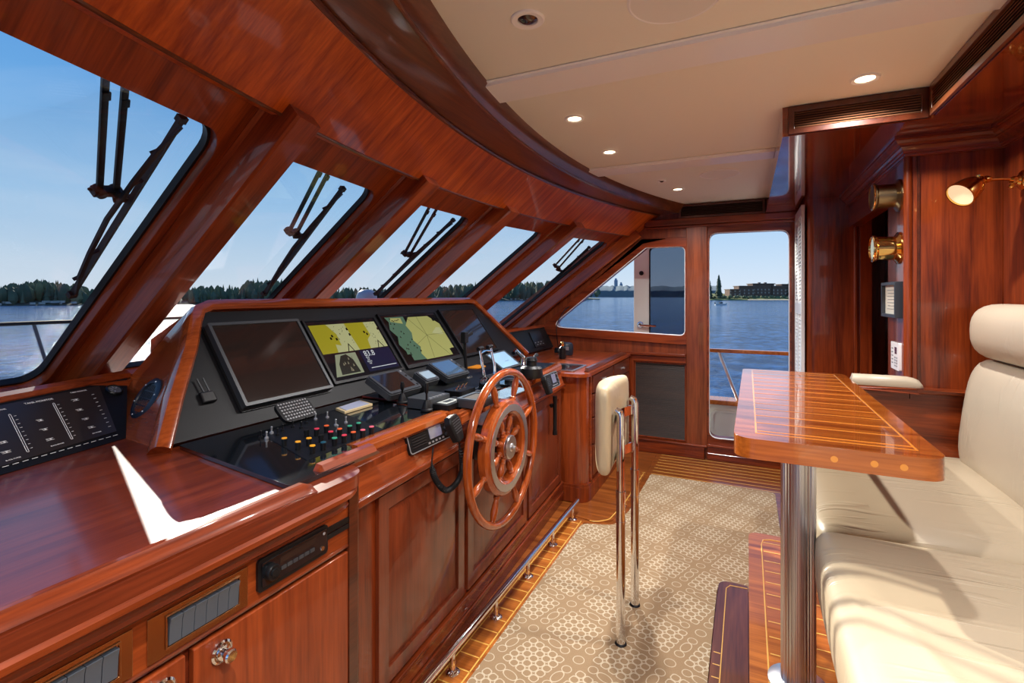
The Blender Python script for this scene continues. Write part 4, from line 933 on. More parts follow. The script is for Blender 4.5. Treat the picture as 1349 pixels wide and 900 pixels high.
# ------------------------------------------------------------------ black glass control plate with knobs
def dk(u, v, z=.912): return at(u, v, Z=z)
t = thing('control_plate', 'glossy black control plate with rows of coloured push buttons on the helm worktop', 'control panel', (-1.2, 1.2, .9))
c0, c1, c2_, c3 = V((-1.50, .895, 0)), dk(383, 641), V((-1.03, 1.10, 0)), V((-1.03, 1.60, 0))
poly = [(-1.505, .885), (c1.x, c1.y), (c1.x-.005, 1.02), (-1.045, 1.10), (-1.045, 1.585), (-1.505, 1.62)]
poly = rpoly(poly, [.01, .015, .02, .01, .005, .005], 4)
b = MB(); b.plate(poly, [], fl, .9015, .9125); b.build('glass', BGL, t, bevel=.003)
b = MB(); pp = [dk(345, 573, .9127), dk(405, 607, .9127), dk(505, 566, .9127), dk(440, 540, .9127)]; b.prism(pp, (0, 0, .0012)); b.build('button_panel', BLM, t)
cols = dict(o=plain('button_amber', rgb(245, 170, 40), .35), r=plain('button_orange', rgb(235, 100, 45), .35), p=plain('button_rose', rgb(225, 60, 85), .35), k=plain('button_pink', rgb(240, 110, 130), .35), g=plain('button_green', rgb(60, 165, 130), .35), b=plain('button_teal', rgb(25, 80, 100), .35), n=BLK)
cname = dict(o='amber', r='orange', p='crimson', k='pink', g='green', b='dark teal', n='black')
btns = [(200, 258, 'o'), (281, 279, 'o'), (346, 258, 'o'), (367, 302, 'o'), (431, 282, 'b'), (498, 257, 'g'), (475, 219, 'p'), (392, 202, 'p'), (450, 184, 'r'), (528, 203, 'r'), (555, 240, 'p'), (609, 222, 'r'), (665, 209, 'k'), (717, 190, 'k'), (588, 185, 'g'), (640, 168, 'g'), (332, 207, 'n'), (418, 237, 'n')]
for x, y, c in btns:
    P = at(330+x/4.497, 520+y/4.497, Z=.936); P.z = .913
    b = MB(); b.lathe([(.0075, 0), (.0075, .014), (.0085, .014), (.0085, .022)], P, (0, 0, 1), 14); k = b.build('push_button', BLK, t, label='%s-topped push button' % cname[c])
    if c != 'n': b = MB(); b.lathe([(.0078, .022), (.0074, .0245)], P, (0, 0, 1), 14); b.build('cap', cols[c], k)
for x, y in ((60, 235), (125, 210), (190, 195), (250, 175), (330, 150), (385, 130), (455, 120), (505, 165), (565, 150), (95, 240), (160, 220), (515, 200), (300, 180)):
    P = at(330+x/4.497, 520+y/4.497, Z=.925); P.z = .913
    b = MB(); b.lathe([(.006, 0), (.006, .006), (.0025, .008), (.0025, .020), (.0035, .022), (.002, .024)], P, (0, 0, 1), 10); b.build('toggle_switch', SIL if x % 2 else BLK, t)
# keypad remote leaning on the dash
P = at(390, 540, Z=.95); t = thing('remote_keypad', 'black handheld keypad with white keys leaning under the big dark display', 'keypad', P)
d1 = V((-.02, 1, 0)).normalized(); d2 = V((-.62, 0, .55)).normalized(); n3 = d1.cross(d2).normalized(); n3 = n3 if n3.z > 0 else -n3
fk = lambda a, c, w: P+d1*a+d2*c+n3*w
b = MB(); b.plate(rrect(-.072, .072, -.045, .045, .028), [], fk, -.008, .004); b.build('body', BLK, t, bevel=.003)
b = MB(); 
for i in range(11):
    for j in range(6): b.obox(fk(-.058+i*.0116, -.032+j*.0128, .005), d1*.003, d2*.003, n3*.0012)
k = b.build('keys', SIL, t); k['kind'] = 'stuff'
# note box
P = dk(465, 538, .913); t = thing('paper_tray', 'shallow cream tray with pale note paper lying on the black plate', 'tray', P)
qq = [dk(442, 541, .913), dk(454, 546, .913), dk(491, 535, .913), dk(475, 530, .913)]
b = MB(); b.prism(qq, (0, 0, .010)); b.build('tray', plain('tray_cream', rgb(205, 185, 140), .5), t, bevel=.002)
c = sum(qq, V())/4; b = MB(); b.prism([c.lerp(q, .82)+V((0, 0, .010)) for q in qq], (0, 0, .0015)); b.build('paper', plain('note_paper', rgb(165, 172, 195), .5), t)

# ------------------------------------------------------------------ displays on the dash face
ORI = V((-1.52, 0, .915))
PC = lambda y, h, w=0: ORI+V((0, 1, 0))*y+eu*h+fn_*w     # h metres up the face
def display(y0, y1, h0, h1, lab, w=.02, scr=SCRN, m=.014, body=BLK, bot=.02, sk=0):
    t = thing('marine_display', lab, 'display', PC((y0+y1)/2, h0), 'displays across the helm dash')
    f = lambda a, c, z: PC(a, c, z)
    b = MB(); b.plate(rrect(y0, y1, h0, h1, .006), [rrect(y0+m, y1-m, h0+bot, h1-m, .002)], f, .001, w); b.build('bezel', body, t, bevel=.003)
    b = MB(); b.plate(rrect(y0+m, y1-m, h0+bot, h1-m, .002), [], f, .001, w-.004); b.build('screen', scr, t)
    return t, y0+m, y1-m, h0+bot, h1-m, w-.004
t, a0, a1, b0_, b1_, wz = display(1.118, 1.512, .055, .400, 'large dark unlit display, leftmost on the dash', .030, SCRN, .012, GRY, .012)
for k in (0,): b = MB(); b.plate(rrect(1.11, 1.52, .047, .408, .01), [], PC, .0, .006); b.build('mount', BLK, t)
def em(nm_, r, g, b_, s=.55):
    c = rgb(r, g, b_); m_ = emis('screen_'+nm_, c, s*.5); m_.node_tree.nodes['Principled BSDF'].inputs['Base Color'].default_value = (c[0]*.3, c[1]*.3, c[2]*.3, 1); return m_
YLW = em('yellow', 168, 160, 40); PYL = em('pale', 188, 192, 140); NVY = em('navy', 28, 32, 62); TEAL = em('teal', 88, 120, 98); OLV = em('olive', 176, 178, 108); DRK = em('ink', 22, 24, 22, .1); DWH = em('text', 215, 222, 225)
def spoly(parent, name, pts, mat, R, lift, lab=None):
    a0, a1, b0_, b1_, wz = R
    q = [(a0+(a1-a0)*x, b0_+(b1_-b0_)*y) for x, y in pts]
    b = MB(); b.plate(q, [], PC, wz, wz+lift); return b.build(name, mat, parent)
def child(t, n): return [o for o in bpy.data.objects if o.parent == t and o.name.split('.')[0] == n][0]
# second display: chart split view
t, *R = display(1.542, 2.005, .072, .405, 'chart display with two yellow maps above a blue 83.8 readout, second from left', .014, BGL, .012, BLK, .012)
s_ = child(t, 'screen')
spoly(s_, 'chart_land', [(.02, .44), (.98, .44), (.98, .93), (.02, .93)], PYL, R, .0005)
spoly(s_, 'chart_land', [(.02, .44), (.22, .44), (.24, .58), (.31, .55), (.32, .75), (.24, .93), (.02, .93)], YLW, R, .0009)
spoly(s_, 'chart_land', [(.53, .44), (.70, .44), (.72, .60), (.80, .68), (.79, .93), (.50, .93)], YLW, R, .0009)
spoly(s_, 'cursor', [(.36, .44), (.41, .58), (.45, .44), (.44, .44), (.41, .55), (.37, .44)], DRK, R, .0012)
spoly(s_, 'cursor', [(.82, .44), (.87, .58), (.92, .44), (.91, .44), (.87, .55), (.83, .44)], DRK, R, .0012)
for x, y in ((.22, .68), (.25, .72), (.29, .66), (.73, .74), (.76, .70), (.50, .82), (.50, .72), (.97, .78)): spoly(s_, 'chart_mark', [(x-.012, y-.02), (x+.015, y-.012), (x+.008, y+.03), (x-.012, y+.022)], DRK, R, .0012)
rg = random.Random(5)
for i in range(34):
    x = rg.choice((rg.uniform(.30, .50), rg.uniform(.80, .96))); y = rg.uniform(.5, .9); spoly(s_, 'chart_mark', [(x, y), (x+.006, y), (x+.006, y+.01), (x, y+.01)], DRK, R, .0011)
spoly(s_, 'camera_view', [(.04, .06), (.42, .06), (.44, .41), (.16, .41)], em('grey_view', 150, 158, 130), R, .0006)
spoly(s_, 'camera_view', [(.12, .08), (.38, .08), (.36, .30), (.30, .40), (.22, .38), (.15, .25)], em('hull_view', 52, 52, 46, .3), R, .001)
for i in range(9): x = .16+rg.random()*.2; y = .1+rg.random()*.24; spoly(s_, 'camera_view', [(x, y), (x+.02, y+.005), (x+.012, y+.05)], em('view_%d' % i, 150, 145, 120, .4), R, .0014)
spoly(s_, 'data_window', [(.50, .05), (.98, .05), (.98, .42), (.50, .42)], NVY, R, .0006)
spoly(s_, 'data_line', [(.55, .10), (.96, .10), (.96, .112), (.55, .112)], DWH, R, .001)
tm = lambda x, y: PC(R[0]+(R[1]-R[0])*x, R[2]+(R[3]-R[2])*y, R[4]+.0008)
text_mesh('readout', '83.8', .042, tm(.63, .355), (0, 1, 0), eu, DWH, s_)
for k in range(4): text_mesh('readout', ('47 36.1 N', '122 13 W', 'SOG', 'DEPTH')[k] if False else ('83.8', '0.0', '83.8 ft', '0.0')[k], .012, tm(.575, .29-.035*k), (0, 1, 0), eu, DWH, s_)
# third display: radar / chart
t, *R = display(2.035, 2.565, .072, .418, 'chart display showing a large pale olive octagon with teal water, third from left', .014, BGL, .012, BLK, .02)
s_ = child(t, 'screen')
spoly(s_, 'chart_land', [(.03, .03), (.97, .03), (.97, .95), (.03, .95)], DRK, R, .0004)
spoly(s_, 'chart_water', [(.07, .07), (.36, .05), (.37, .95), (.06, .95), (.09, .85), (.04, .7), (.10, .55), (.05, .4), (.10, .25)], TEAL, R, .0007)
spoly(s_, 'chart_land', [(.36, .04), (.90, .04), (.90, .18), (.97, .18), (.97, .74), (.82, .93), (.45, .93), (.33, .76), (.36, .6), (.31, .45), (.37, .3), (.32, .17)], OLV, R, .001)
spoly(s_, 'chart_island', [(.72, .55), (.86, .50), (.93, .50), (.93, .66), (.85, .66)], PYL, R, .0013)
spoly(s_, 'chart_water', [(.12, .86), (.30, .80), (.31, .92), (.14, .93)], OLV, R, .0012)
for p0, p1 in (((.60, .52), (.42, .92)), ((.60, .52), (.60, .93)), ((.60, .52), (.95, .52)), ((.60, .52), (.5, .05)), ((.60, .52), (.82, .05)), ((.60, .52), (.33, .35))):
    dx, dy = p1[0]-p0[0], p1[1]-p0[1]; l = math.hypot(dx, dy); nx, ny = -dy/l*.0025, dx/l*.0025
    spoly(s_, 'bearing_line', [(p0[0]-nx, p0[1]-ny), (p1[0]-nx, p1[1]-ny), (p1[0]+nx, p1[1]+ny), (p0[0]+nx, p0[1]+ny)], em('line', 110, 112, 70, .3), R, .0014)
for i in range(24):
    x = rg.uniform(.05, .34); y = rg.uniform(.05, .93); spoly(s_, 'chart_mark', [(x-.01, y-.012), (x+.013, y-.008), (x+.004, y+.022)], DRK, R, .0015)
for x, y in ((.08, .12), (.93, .10), (.93, .88)): spoly(s_, 'chart_window', [(x-.06, y-.07), (x+.06, y-.07), (x+.06, y+.07), (x-.06, y+.07)], DRK, R, .0016)
# fourth display, unlit
t, *R = display(2.600, 3.035, .068, .425, 'dark unlit display, rightmost on the dash', .022, SCRN, .014, BLK, .016)
# thin white brand-less button marks below screens
# microphone on a stalk in front of the fourth display
P = at(640, 480, Z=.93); P = V((-1.38, 2.60, .915)); t = thing('desk_microphone', 'black stalk microphone standing in front of the rightmost dark display', 'microphone', P)
topm = at(612, 452, X=-1.36); b = MB(); b.tube([V((topm.x, topm.y+.02, .915)), topm], .009, 8); b.build('stalk', BLK, t)
b = MB(); b.bar(topm, topm+V((0, .0, .06)), .035, .03, (1, 0, 0)); b.bar(topm+V((0, .02, .035)), topm+V((0, .08, .05)), .014, .02); b.build('head', BLK, t, bevel=.004)
b = MB(); b.lathe([(.035, 0), (.03, .008), (.01, .014)], V((topm.x, topm.y+.02, .914)), (0, 0, 1), 20); b.build('base', BLK, t)

# ------------------------------------------------------------------ wedge with small displays, right half of the worktop
b = MB()
bp_ = [(-1.515, 1.66), (-1.02, 1.66), (XE(1.7)-.045, 1.70), (XE(3.0)-.045, 3.0), (-1.515, 3.0)]
t = thing('helm_mat', 'black instrument board set in the right half of the helm worktop', 'control panel', (-1.3, 2.3, .9))
b = MB(); b.plate(bp_, [], fl, .9015, .914); b.build('board', BLM, t, bevel=.003)
b = MB(); b.tube([V((-1.50, 1.645, .915)), V((-1.03, 1.635, .915))], .004, 8); b.build('edge_bead', plain('bead_red', (.12, .02, .015, 1), .3), t)
b = MB()
for i in range(8):
    for j in range(3):
        P = V((-1.075-.028*j-.02*(i/8), 1.80+i*.036, .915)); b = MB(); b.obox(P, V((.010, 0, 0)), V((0, .012, 0)), V((0, 0, .002))); b.build('key', GRY if (i+j) % 3 else SIL, t)
def tilt_box(cx_, cy_, z, w, d, h, tilt, yaw=0):
    """returns frame: across (boat width), up-slope, normal and origin of the top"""
    a = V((math.sin(yaw)*-1, math.cos(yaw), 0)); fwd = V((-math.cos(yaw), -math.sin(yaw), 0)); u_ = fwd*math.cos(tilt)+V((0, 0, math.sin(tilt))); n_ = -(fwd*-math.sin(tilt)*-1)+V((0, 0, 0))
    n_ = a.cross(u_).normalized(); n_ = n_ if n_.z > 0 else -n_
    return a, u_, n_, V((cx_, cy_, z))
def mini_display(u, v, w, d, lab, keys, z=.985, scr=None, tri=True):
    P = at(u, v, Z=z); a, u_, n_, O = tilt_box(P.x, P.y, z, w, d, 0, math.radians(28))
    t = thing('instrument_display', lab, 'display', V((P.x, P.y, .915)))
    f = lambda s, k, q: O+a*s+u_*k+n_*q
    b = MB(); b.plate(rrect(-w/2, w/2, -d/2, d/2, .012), [], f, -.028, -.002); b.plate(rrect(-w/2+.004, w/2-.004, -d/2+.004, d/2-.004, .012), [], f, -.003, .004); b.build('housing', GRY, t, bevel=.003)
    x1 = w/2-(.035 if keys else .012)
    b = MB(); b.plate(rrect(-w/2+.016, x1, -d/2+.018, d/2-.014, .003), [], f, .0035, .0048); s_ = b.build('screen', scr or SCRN, t)
    if keys:
        for k in range(4): b = MB(); b.lathe([(.006, 0), (.005, .0025)], f(w/2-.017, -d/2+.022+k*(d-.04)/3, .004), n_, 10); b.build('button', BLK if k < 3 else SIL, t)
    b = MB(); b.prism([f(-w*.4, -d*.35, -.028), f(w*.4, -d*.35, -.028), f(w*.4, d*.45, -.028), f(-w*.4, d*.45, -.028)], V((0, 0, -.035))) if False else None
    c0_, c1_ = f(0, d*.3, -.028), f(0, d*.3, -.028); c1_.z = .914
    b.bar(c0_, c1_, .06, .03, (1, 0, 0)); b.build('stand', BLK, t)
    return t
LCD = plain('pale_lcd', rgb(150, 168, 175), .12, coat=1); LCD2 = plain('blue_lcd', rgb(70, 90, 112), .1, coat=1)
mini_display(521, 503, .215, .145, 'left of the two wide grey tilted displays, with a dark screen', True)
mini_display(563, 495, .105, .085, 'small black display with a pale screen between the two wider tilted displays', False, scr=LCD)
mini_display(592, 485, .21, .14, 'right of the two wide grey tilted displays, with a blue-grey screen', True, scr=LCD2)
def slab(name, u, v, w, d, h, lab, cat, mat=BLK, yaw=0, z0=.9155, scr=None, bev=.006):
    P = at(u, v, Z=z0+h); a = V((0, 1, 0)); f_ = V((-1, 0, 0)); t = thing(name, lab, cat, V((P.x, P.y, z0)))
    ff = lambda s, k, q: V((P.x, P.y, z0))+a*s+f_*k+V((0, 0, q))
    b = MB(); b.plate(rrect(-w/2, w/2, -d/2, d/2, min(w, d)*.12), [], ff, 0, h); b.build('body', mat, t, bevel=bev)
    return t, ff
t, ff = slab('autopilot_box', 565, 521, .15, .11, .038, 'grey rounded control box with a row of keys on the worktop behind the joysticks', 'control', GRY)
for k in range(5): b = MB(); b.obox(ff(-.045+k*.022, -.038, .0385), V((0, .008, 0)), V((.006, 0, 0)), V((0, 0, .0015))); b.build('key', SIL, t)
t, ff = slab('lcd_controller', 592, 529, .13, .075, .020, 'low black controller with a pale strip screen near the wooden corner', 'control', BLK)
b = MB(); b.obox(ff(.0, .006, .0205), V((0, .045, 0)), V((.022, 0, 0)), V((0, 0, .001))); b.build('screen', plain('strip_lcd', rgb(190, 196, 190), .3), t)
b = MB(); b.obox(ff(.0, .004, .022), V((0, .026, 0)), V((.010, 0, 0)), V((0, 0, .0006))); b.build('screen_window', GRY, t)
def joystick(u, v, h, lab):
    P = at(u, v, Z=.9155); t = thing('joystick', lab, 'joystick', P, 'joysticks on the helm worktop')
    b = MB(); b.lathe([(.024, 0), (.024, .006), (.018, .010), (.015, .022), (.012, .030), (.007, .040)], P, (0, 0, 1), 16); b.build('boot', RUB, t)
    b = MB(); b.lathe([(.004, .036), (.004, h*.6), (.007, h*.66), (.0085, h*.85), (.006, h)], P, (0, 0, 1), 12); b.build('stick', BLK, t)
joystick(530, 531, .085, 'black joystick standing in front of the left tilted display')
joystick(562, 541, .105, 'black joystick nearest the wooden nosing')
# pop-up frame and flat tray pieces
t, ff = slab('open_tray', 628, 523, .15, .11, .030, 'grey open square tray on the worktop beside the steering wheel', 'tray', GRY)
b = MB(); b.plate(rrect(-.072, .072, -.052, .052, .01), [rrect(-.058, .058, -.038, .038, .008)], ff, .030, .034); b.build('rim', GRB, t)
b = MB(); b.plate(rrect(-.058, .058, -.038, .038, .008), [], ff, .0301, .0312); b.build('floor', DKG, t)
t, ff = slab('trim_control', 606, 512, .13, .09, .022, 'flat silver-edged trim control with small levers behind the open tray', 'control', BLK)
for k in range(3):
    b = MB(); b.lathe([(.011, 0), (.011, .004)], ff(-.035+k*.035, 0, .022), (0, 0, 1), 14); p0 = ff(-.035+k*.035, 0, .024); b.tube([p0, p0+V((.012, .012, .018))], .003, 6); b.build('lever', CHR, t)
# chrome throttle pair
P = at(645, 512, Z=.915); t = thing('throttle_control', 'chrome twin-lever throttle control on the worktop above the steering wheel', 'throttle', P)
b = MB(); b.lathe([(.055, 0), (.055, .006), (.045, .012)], P, (0, 0, 1), 24)
b.prism([P+V((-.035, -.045, .01)), P+V((.035, -.045, .01)), P+V((.028, -.045, .055)), P+V((0, -.045, .068)), P+V((-.028, -.045, .055))], (0, .09, 0)); b.build('pedestal', BLK, t, bevel=.004)
for s_ in (-1, 1):
    b = MB(); o = P+V((0, s_*.050, .045)); b.lathe([(.018, -.012*s_), (.018, .012*s_)], o, (0, 1, 0), 18); b.tube([o, o+V((-.005, s_*.006, .06)), o+V((-.025, s_*.004, .145))], [.009, .007, .006], 10); lv = b.build('lever', CHR, t)
    b = MB(); q = o+V((-.025, s_*.004, .145)); b.tube([q+V((0, -.03 if s_ > 0 else -.012, 0)), q+V((0, .012 if s_ > 0 else .03, .002))], .0095, 12); b.build('grip', BLK, lv)
b = MB(); b.tube([P+V((-.02, -.05, .17)), P+V((-.024, .0, .176)), P+V((-.02, .05, .17))], .006, 8); b.build('lever_bridge', CHR, t)
b = MB(); b.tube([P+V((.03, 0, .02)), P+V((.06, -.02, .07)), P+V((.05, -.05, .085))], .006, 8); b.build('side_lever', CHR, t)
# amber card
P = at(626, 484, Z=.915); t = thing('amber_pad', 'small orange pad lying beneath the rightmost dark display', 'pad', P)
b = MB(); b.plate(rpoly([(-.05, -.07), (.045, -.05), (.05, .05), (-.01, .075), (-.05, .04)], .02), [], lambda s, k, w: P+V((s, k, w)), 0, .006); b.build('pad', plain('amber', rgb(225, 140, 30), .4), t)
# small grey tilted display right of the pod end, with chrome lever behind
P = at(665, 470, Z=1.0); t = thing('tilted_screen', 'pale blue tilted screen standing behind the chrome throttle levers', 'display', V((P.x, P.y, .915)))
a, u_, n_, O = tilt_box(P.x, P.y, .985, 0, 0, 0, math.radians(35))
f = lambda s, k, q: O+a*s+u_*k+n_*q
b = MB(); b.plate(rrect(-.13, .11, -.07, .07, .01), [], f, -.014, 0); b.bar(f(0, 0, -.01), V((O.x, O.y, .914)), .05, .04, (1, 0, 0)); b.build('housing', GRY, t, bevel=.003)
b = MB(); b.plate(rrect(-.12, .085, -.058, .058, .004), [], f, .0, .002); b.build('screen', plain('sky_lcd', rgb(150, 185, 215), .08, coat=1), t)
P = at(690, 481, Z=.915); t = thing('bow_thruster_lever', 'bent chrome and black lever standing beside the compass dome', 'lever', P)
b = MB(); b.lathe([(.035, 0), (.03, .02), (.02, .05)], P, (0, 0, 1), 16); b.tube([P+V((0, 0, .045)), P+V((-.03, -.06, .10)), P+V((-.02, -.11, .085))], .012, 10); b.build('lever', CHR, t)
P = at(700, 497, Z=.915); t = thing('dome_control', 'round black domed control near the right end of the helm worktop', 'control', P)
b = MB(); b.lathe([(.06, 0), (.062, .012), (.058, .05), (.045, .062), (.030, .064), (.030, .085), (.034, .09), (.028, .105), (.010, .11)], P, (0, 0, 1), 28); b.build('body', BLK, t)
b = MB(); b.tube([P+V((0, .03, .085)), P+V((-.03, .12, .095)), P+V((-.035, .16, .10))], [.006, .009, .011], 10); b.build('handle', BLK, t)
t, ff = slab('jog_wheel_plate', 672, 503, .16, .10, .012, 'flat black plate with a round dial between the throttle and the domed control', 'control', BGL, bev=.002)
b = MB(); b.lathe([(.028, 0), (.028, .010), (.022, .014)], ff(.0, 0, .012), (0, 0, 1), 24); b.build('dial', BLK, t)
t, ff = slab('chart_plate', 668, 517, .26, .10, .004, 'thin pale reflective plate on the worktop behind the top of the wheel', 'plate', LCD, bev=.001)
# flush black tray on the far end of the worktop
P = at(742, 484, Z=.847); t = thing('flush_tray', 'flush black tray with a grey metal rim set in the far worktop', 'tray', P)
fz = lambda s, k, w: V((P.x+s, P.y+k, .8465+w))
b = MB(); b.plate(rrect(-.16, .13, -.16, .16, .02), [rrect(-.14, .11, -.14, .14, .015)], fz, 0, .006); b.build('rim', ALU, t)
b = MB(); b.plate(rrect(-.14, .11, -.14, .14, .015), [], fz, 0, .002); b.build('well', BGL, t)

# ------------------------------------------------------------------ small switch panel and radios on the front fascia
def fsp(u, v):
    o = fs(1.5, .5); n_ = V((.955, 0, .297)).normalized(); return at(u, v, pl=(o, n_)), n_
P, nf = fsp(508, 587); yy = V((0, 1, 0)); uu = yy.cross(nf).normalized(); uu = uu if uu.z > 0 else -uu
t = thing('rocker_panel', 'black rocker panel with cream and red switches at the left end of helm fascia', 'switch panel', P)
f = lambda s, k, w: P+yy*s+uu*k+nf*w
b = MB(); b.plate(rrect(-.075, .075, -.020, .020, .004), [], f, .001, .004); b.build('rim', BRZ, t); b = MB(); b.plate(rrect(-.072, .072, -.0175, .0175, .003), [], f, .003, .0055); b.build('plate', BLK, t)
for k, m_ in enumerate((plain('cream_switch', rgb(225, 210, 170), .4), plain('red_switch', rgb(200, 60, 45), .4), BLK)): b = MB(); b.obox(f(-.048+k*.034, 0, .008), yy*.011, uu*.012, nf*.003); b.build('rocker', m_, t, bevel=.001)
def vhf(uc, vc, w, h, lab, side=1):
    P, _ = fsp(uc, vc); t = thing('marine_radio', lab, 'radio', P, 'radios on the helm fascia')
    f = lambda s, k, q: P+yy*s+uu*k+nf*q
    b = MB(); b.plate(rrect(-w/2, w/2, -h/2, h/2, .012), [], f, 0, .018); b.build('housing', BLK, t, bevel=.004)
    b = MB(); b.plate(rrect(-w/2+.002, w/2-.002, -h/2+.002, h/2-.002, .011), [rrect(-w/2+.005, w/2-.005, -h/2+.005, h/2-.005, .009)], f, .017, .0195); b.build('trim', SIL, t)
    b = MB(); b.plate(rrect(-w*.02, w*.28, -h*.20, h*.38, .003), [], f, .018, .020); b.build('screen', plain('radio_lcd', rgb(110, 115, 140), .15, coat=1), t)
    for k in range(6): b = MB(); b.bar(f(-w*.42, h*.3-k*h*.11, .0195), f(-w*.1, h*.3-k*h*.11, .0195), .0015, .0025, nf); b.build('speaker_slot', DKG, t)
    for k in range(5): b = MB(); b.obox(f(-w*.06+k*w*.085, -h*.33, .0195), yy*.0045, uu*.003, nf*.0015); b.build('key', SIL, t)
    for k in range(3): b = MB(); b.lathe([(.007, 0), (.0065, .006)], f(w*.38, h*.28-k*h*.27, .018), nf, 14); b.build('dial', GRY if k else CHR, t)
    return t, f
t, f = vhf(561, 574, .25, .080, 'left marine radio with a lit screen on the fascia beside the steering wheel')
# fist microphone with coiled cord
mp_ = at(597, 566, X=-.935)
t = thing('fist_microphone', 'black fist microphone clipped to the fascia with a coiled cord hanging down', 'microphone', mp_)
mo = [(-.020, -.045), (.018, -.045), (.030, -.01), (.036, .03), (.022, .05), (-.022, .05), (-.034, .03), (-.028, -.01)]
tl = lambda s, k, q: mp_+yy*(s*.97-k*.18)+uu*(k*.97+s*.18)+nf*q
b = MB(); b.plate(mo, [], tl, -.010, .022); b.build('body', RUB, t, bevel=.007, seg=3)
for k in range(6): b = MB(); hw = .024-.0008*k; b.bar(tl(-hw, .034-k*.009, .0225), tl(hw, .034-k*.009, .0225), .003, .002, nf); b.build('grip_rib', GRY, t)
p0 = f(.01, -.045, .012); p1 = tl(0, -.048, .005)
base = [p0, at(569, 612, X=-.955), at(574, 632, X=-.95), at(588, 646, X=-.945), at(603, 634, X=-.94), at(609, 612, X=-.938), p1]
def bez(pts, n=240):
    out = []
    for i in range(n+1):
        s = i/n*(len(pts)-1); k = min(int(s), len(pts)-2); q = s-k
        P0, P1, P2, P3 = pts[max(k-1, 0)], pts[k], pts[k+1], pts[min(k+2, len(pts)-1)]
        out.append(.5*((2*P1)+(P2-P0)*q+(2*P0-5*P1+4*P2-P3)*q*q+(3*P1-P0-3*P2+P3)*q**3))
    return out
cc = bez(base, 760); pth = []
for i, p in enumerate(cc):
    d = (cc[min(i+1, 760)]-cc[max(i-1, 0)]).normalized(); s1 = d.cross(V((1, 0, 0))).normalized(); s2 = V((1, 0, 0)); fr = min(1, max(0, (i-110)/60), ) if i < 400 else min(1, max(0, (740-i)/60))
    ph = i*.52; pth.append(p+(s1*math.cos(ph)+s2*math.sin(ph))*.0085*fr)
b = MB(); b.tube(pth, .0026, 6); b.build('coiled_cord', RUB, t)
def fsp2(u, v): return fsp(u, v)[0]
P2 = fsp2(720, 503)
t, f = vhf(724, 502, .20, .09, 'right marine radio at the far end of the helm fascia')
mp_ = f(-.13, -.012, .028); tl = lambda s, k, q: mp_+yy*s+uu*k+nf*q
t = thing('fist_microphone', 'black handheld microphone clipped left of the far radio', 'microphone', mp_)
b = MB(); b.plate([(a_*1.0, c_*1.1) for a_, c_ in mo], [], tl, -.010, .022); b.build('body', RUB, t, bevel=.007, seg=3)
for k in range(5): b = MB(); b.bar(tl(-.022, .034-k*.009, .0225), tl(.022, .034-k*.009, .0225), .003, .002, nf); b.build('grip_rib', GRY, t)
P = at(727, 543, X=XF(2.9)+.02); t = thing('torch', 'slim black torch hanging on the helm cabinet beside the rounded corner', 'torch', P)
b = MB(); b.tube([P+V((.02, 0, .10)), P+V((.02, 0, .06)), P+V((.02, .0, -.11))], [.014, .012, .012], 12); b.tube([P+V((.02, 0, -.11)), P+V((.02, .0, -.135))], [.014, .014], 12); b.build('body', BLK, t)
b = MB(); b.box(P.x-.02, P.x+.008, P.y-.012, P.y+.012, P.z+.03, P.z+.05); b.build('clip', BLK, t)

# gooseneck lamp and small camera-like objects in the far corner
P = at(736, 458, X=-1.52); P.z = .847; t = thing('gooseneck_microphone', 'thin black gooseneck curving up in front of the side window', 'microphone', P)
g0 = at(733, 432, X=-1.52); g1 = at(748, 405, X=-1.50); g2 = at(769, 396, X=-1.50)
b = MB(); b.tube(bez([P+V((0, 0, .02)), g0, g0.lerp(g1, .5)+V((0, -.02, .02)), g1, g2], 30), .004, 8); b.build('neck', BLK, t)
dgn = (g2-g1).normalized(); b = MB(); b.tube([g2-dgn*.01, g2+dgn*.07], .011, 10); b.build('head', BLK, t)
b = MB(); b.lathe([(.04, 0), (.038, .03), (.03, .04)], P, (0, 0, 1), 20); b.build('base', BLK, t)
P = at(746, 457, X=-1.40); P.z = .847; t = thing('binocular_case', 'dark rounded equipment case standing in the far corner of the worktop', 'case', P)
b = MB(); b.lathe([(.055, 0), (.06, .02), (.06, .08), (.05, .10), (.03, .105)], P, (0, 0, 1), 20); b.build('body', NAVY, t)
b = MB(); b.obox(P+V((.03, -.06, .06)), V((.012, 0, 0)), V((0, .006, 0)), V((0, 0, .014))); b.build('label_plate', SIL, t)
P = at(741, 459, X=-1.34); P.z = .847; t = thing('brass_capped_flask', 'small black flask with a pale brass knob in the far corner', 'flask', P)
b = MB(); b.lathe([(.026, 0), (.028, .01), (.026, .085), (.012, .10)], P, (0, 0, 1), 18); b.build('body', BLK, t); b = MB(); b.lathe([(.010, .10), (.014, .11), (.013, .13), (.006, .138)], P, (0, 0, 1), 14); b.build('cap', BRS, t)
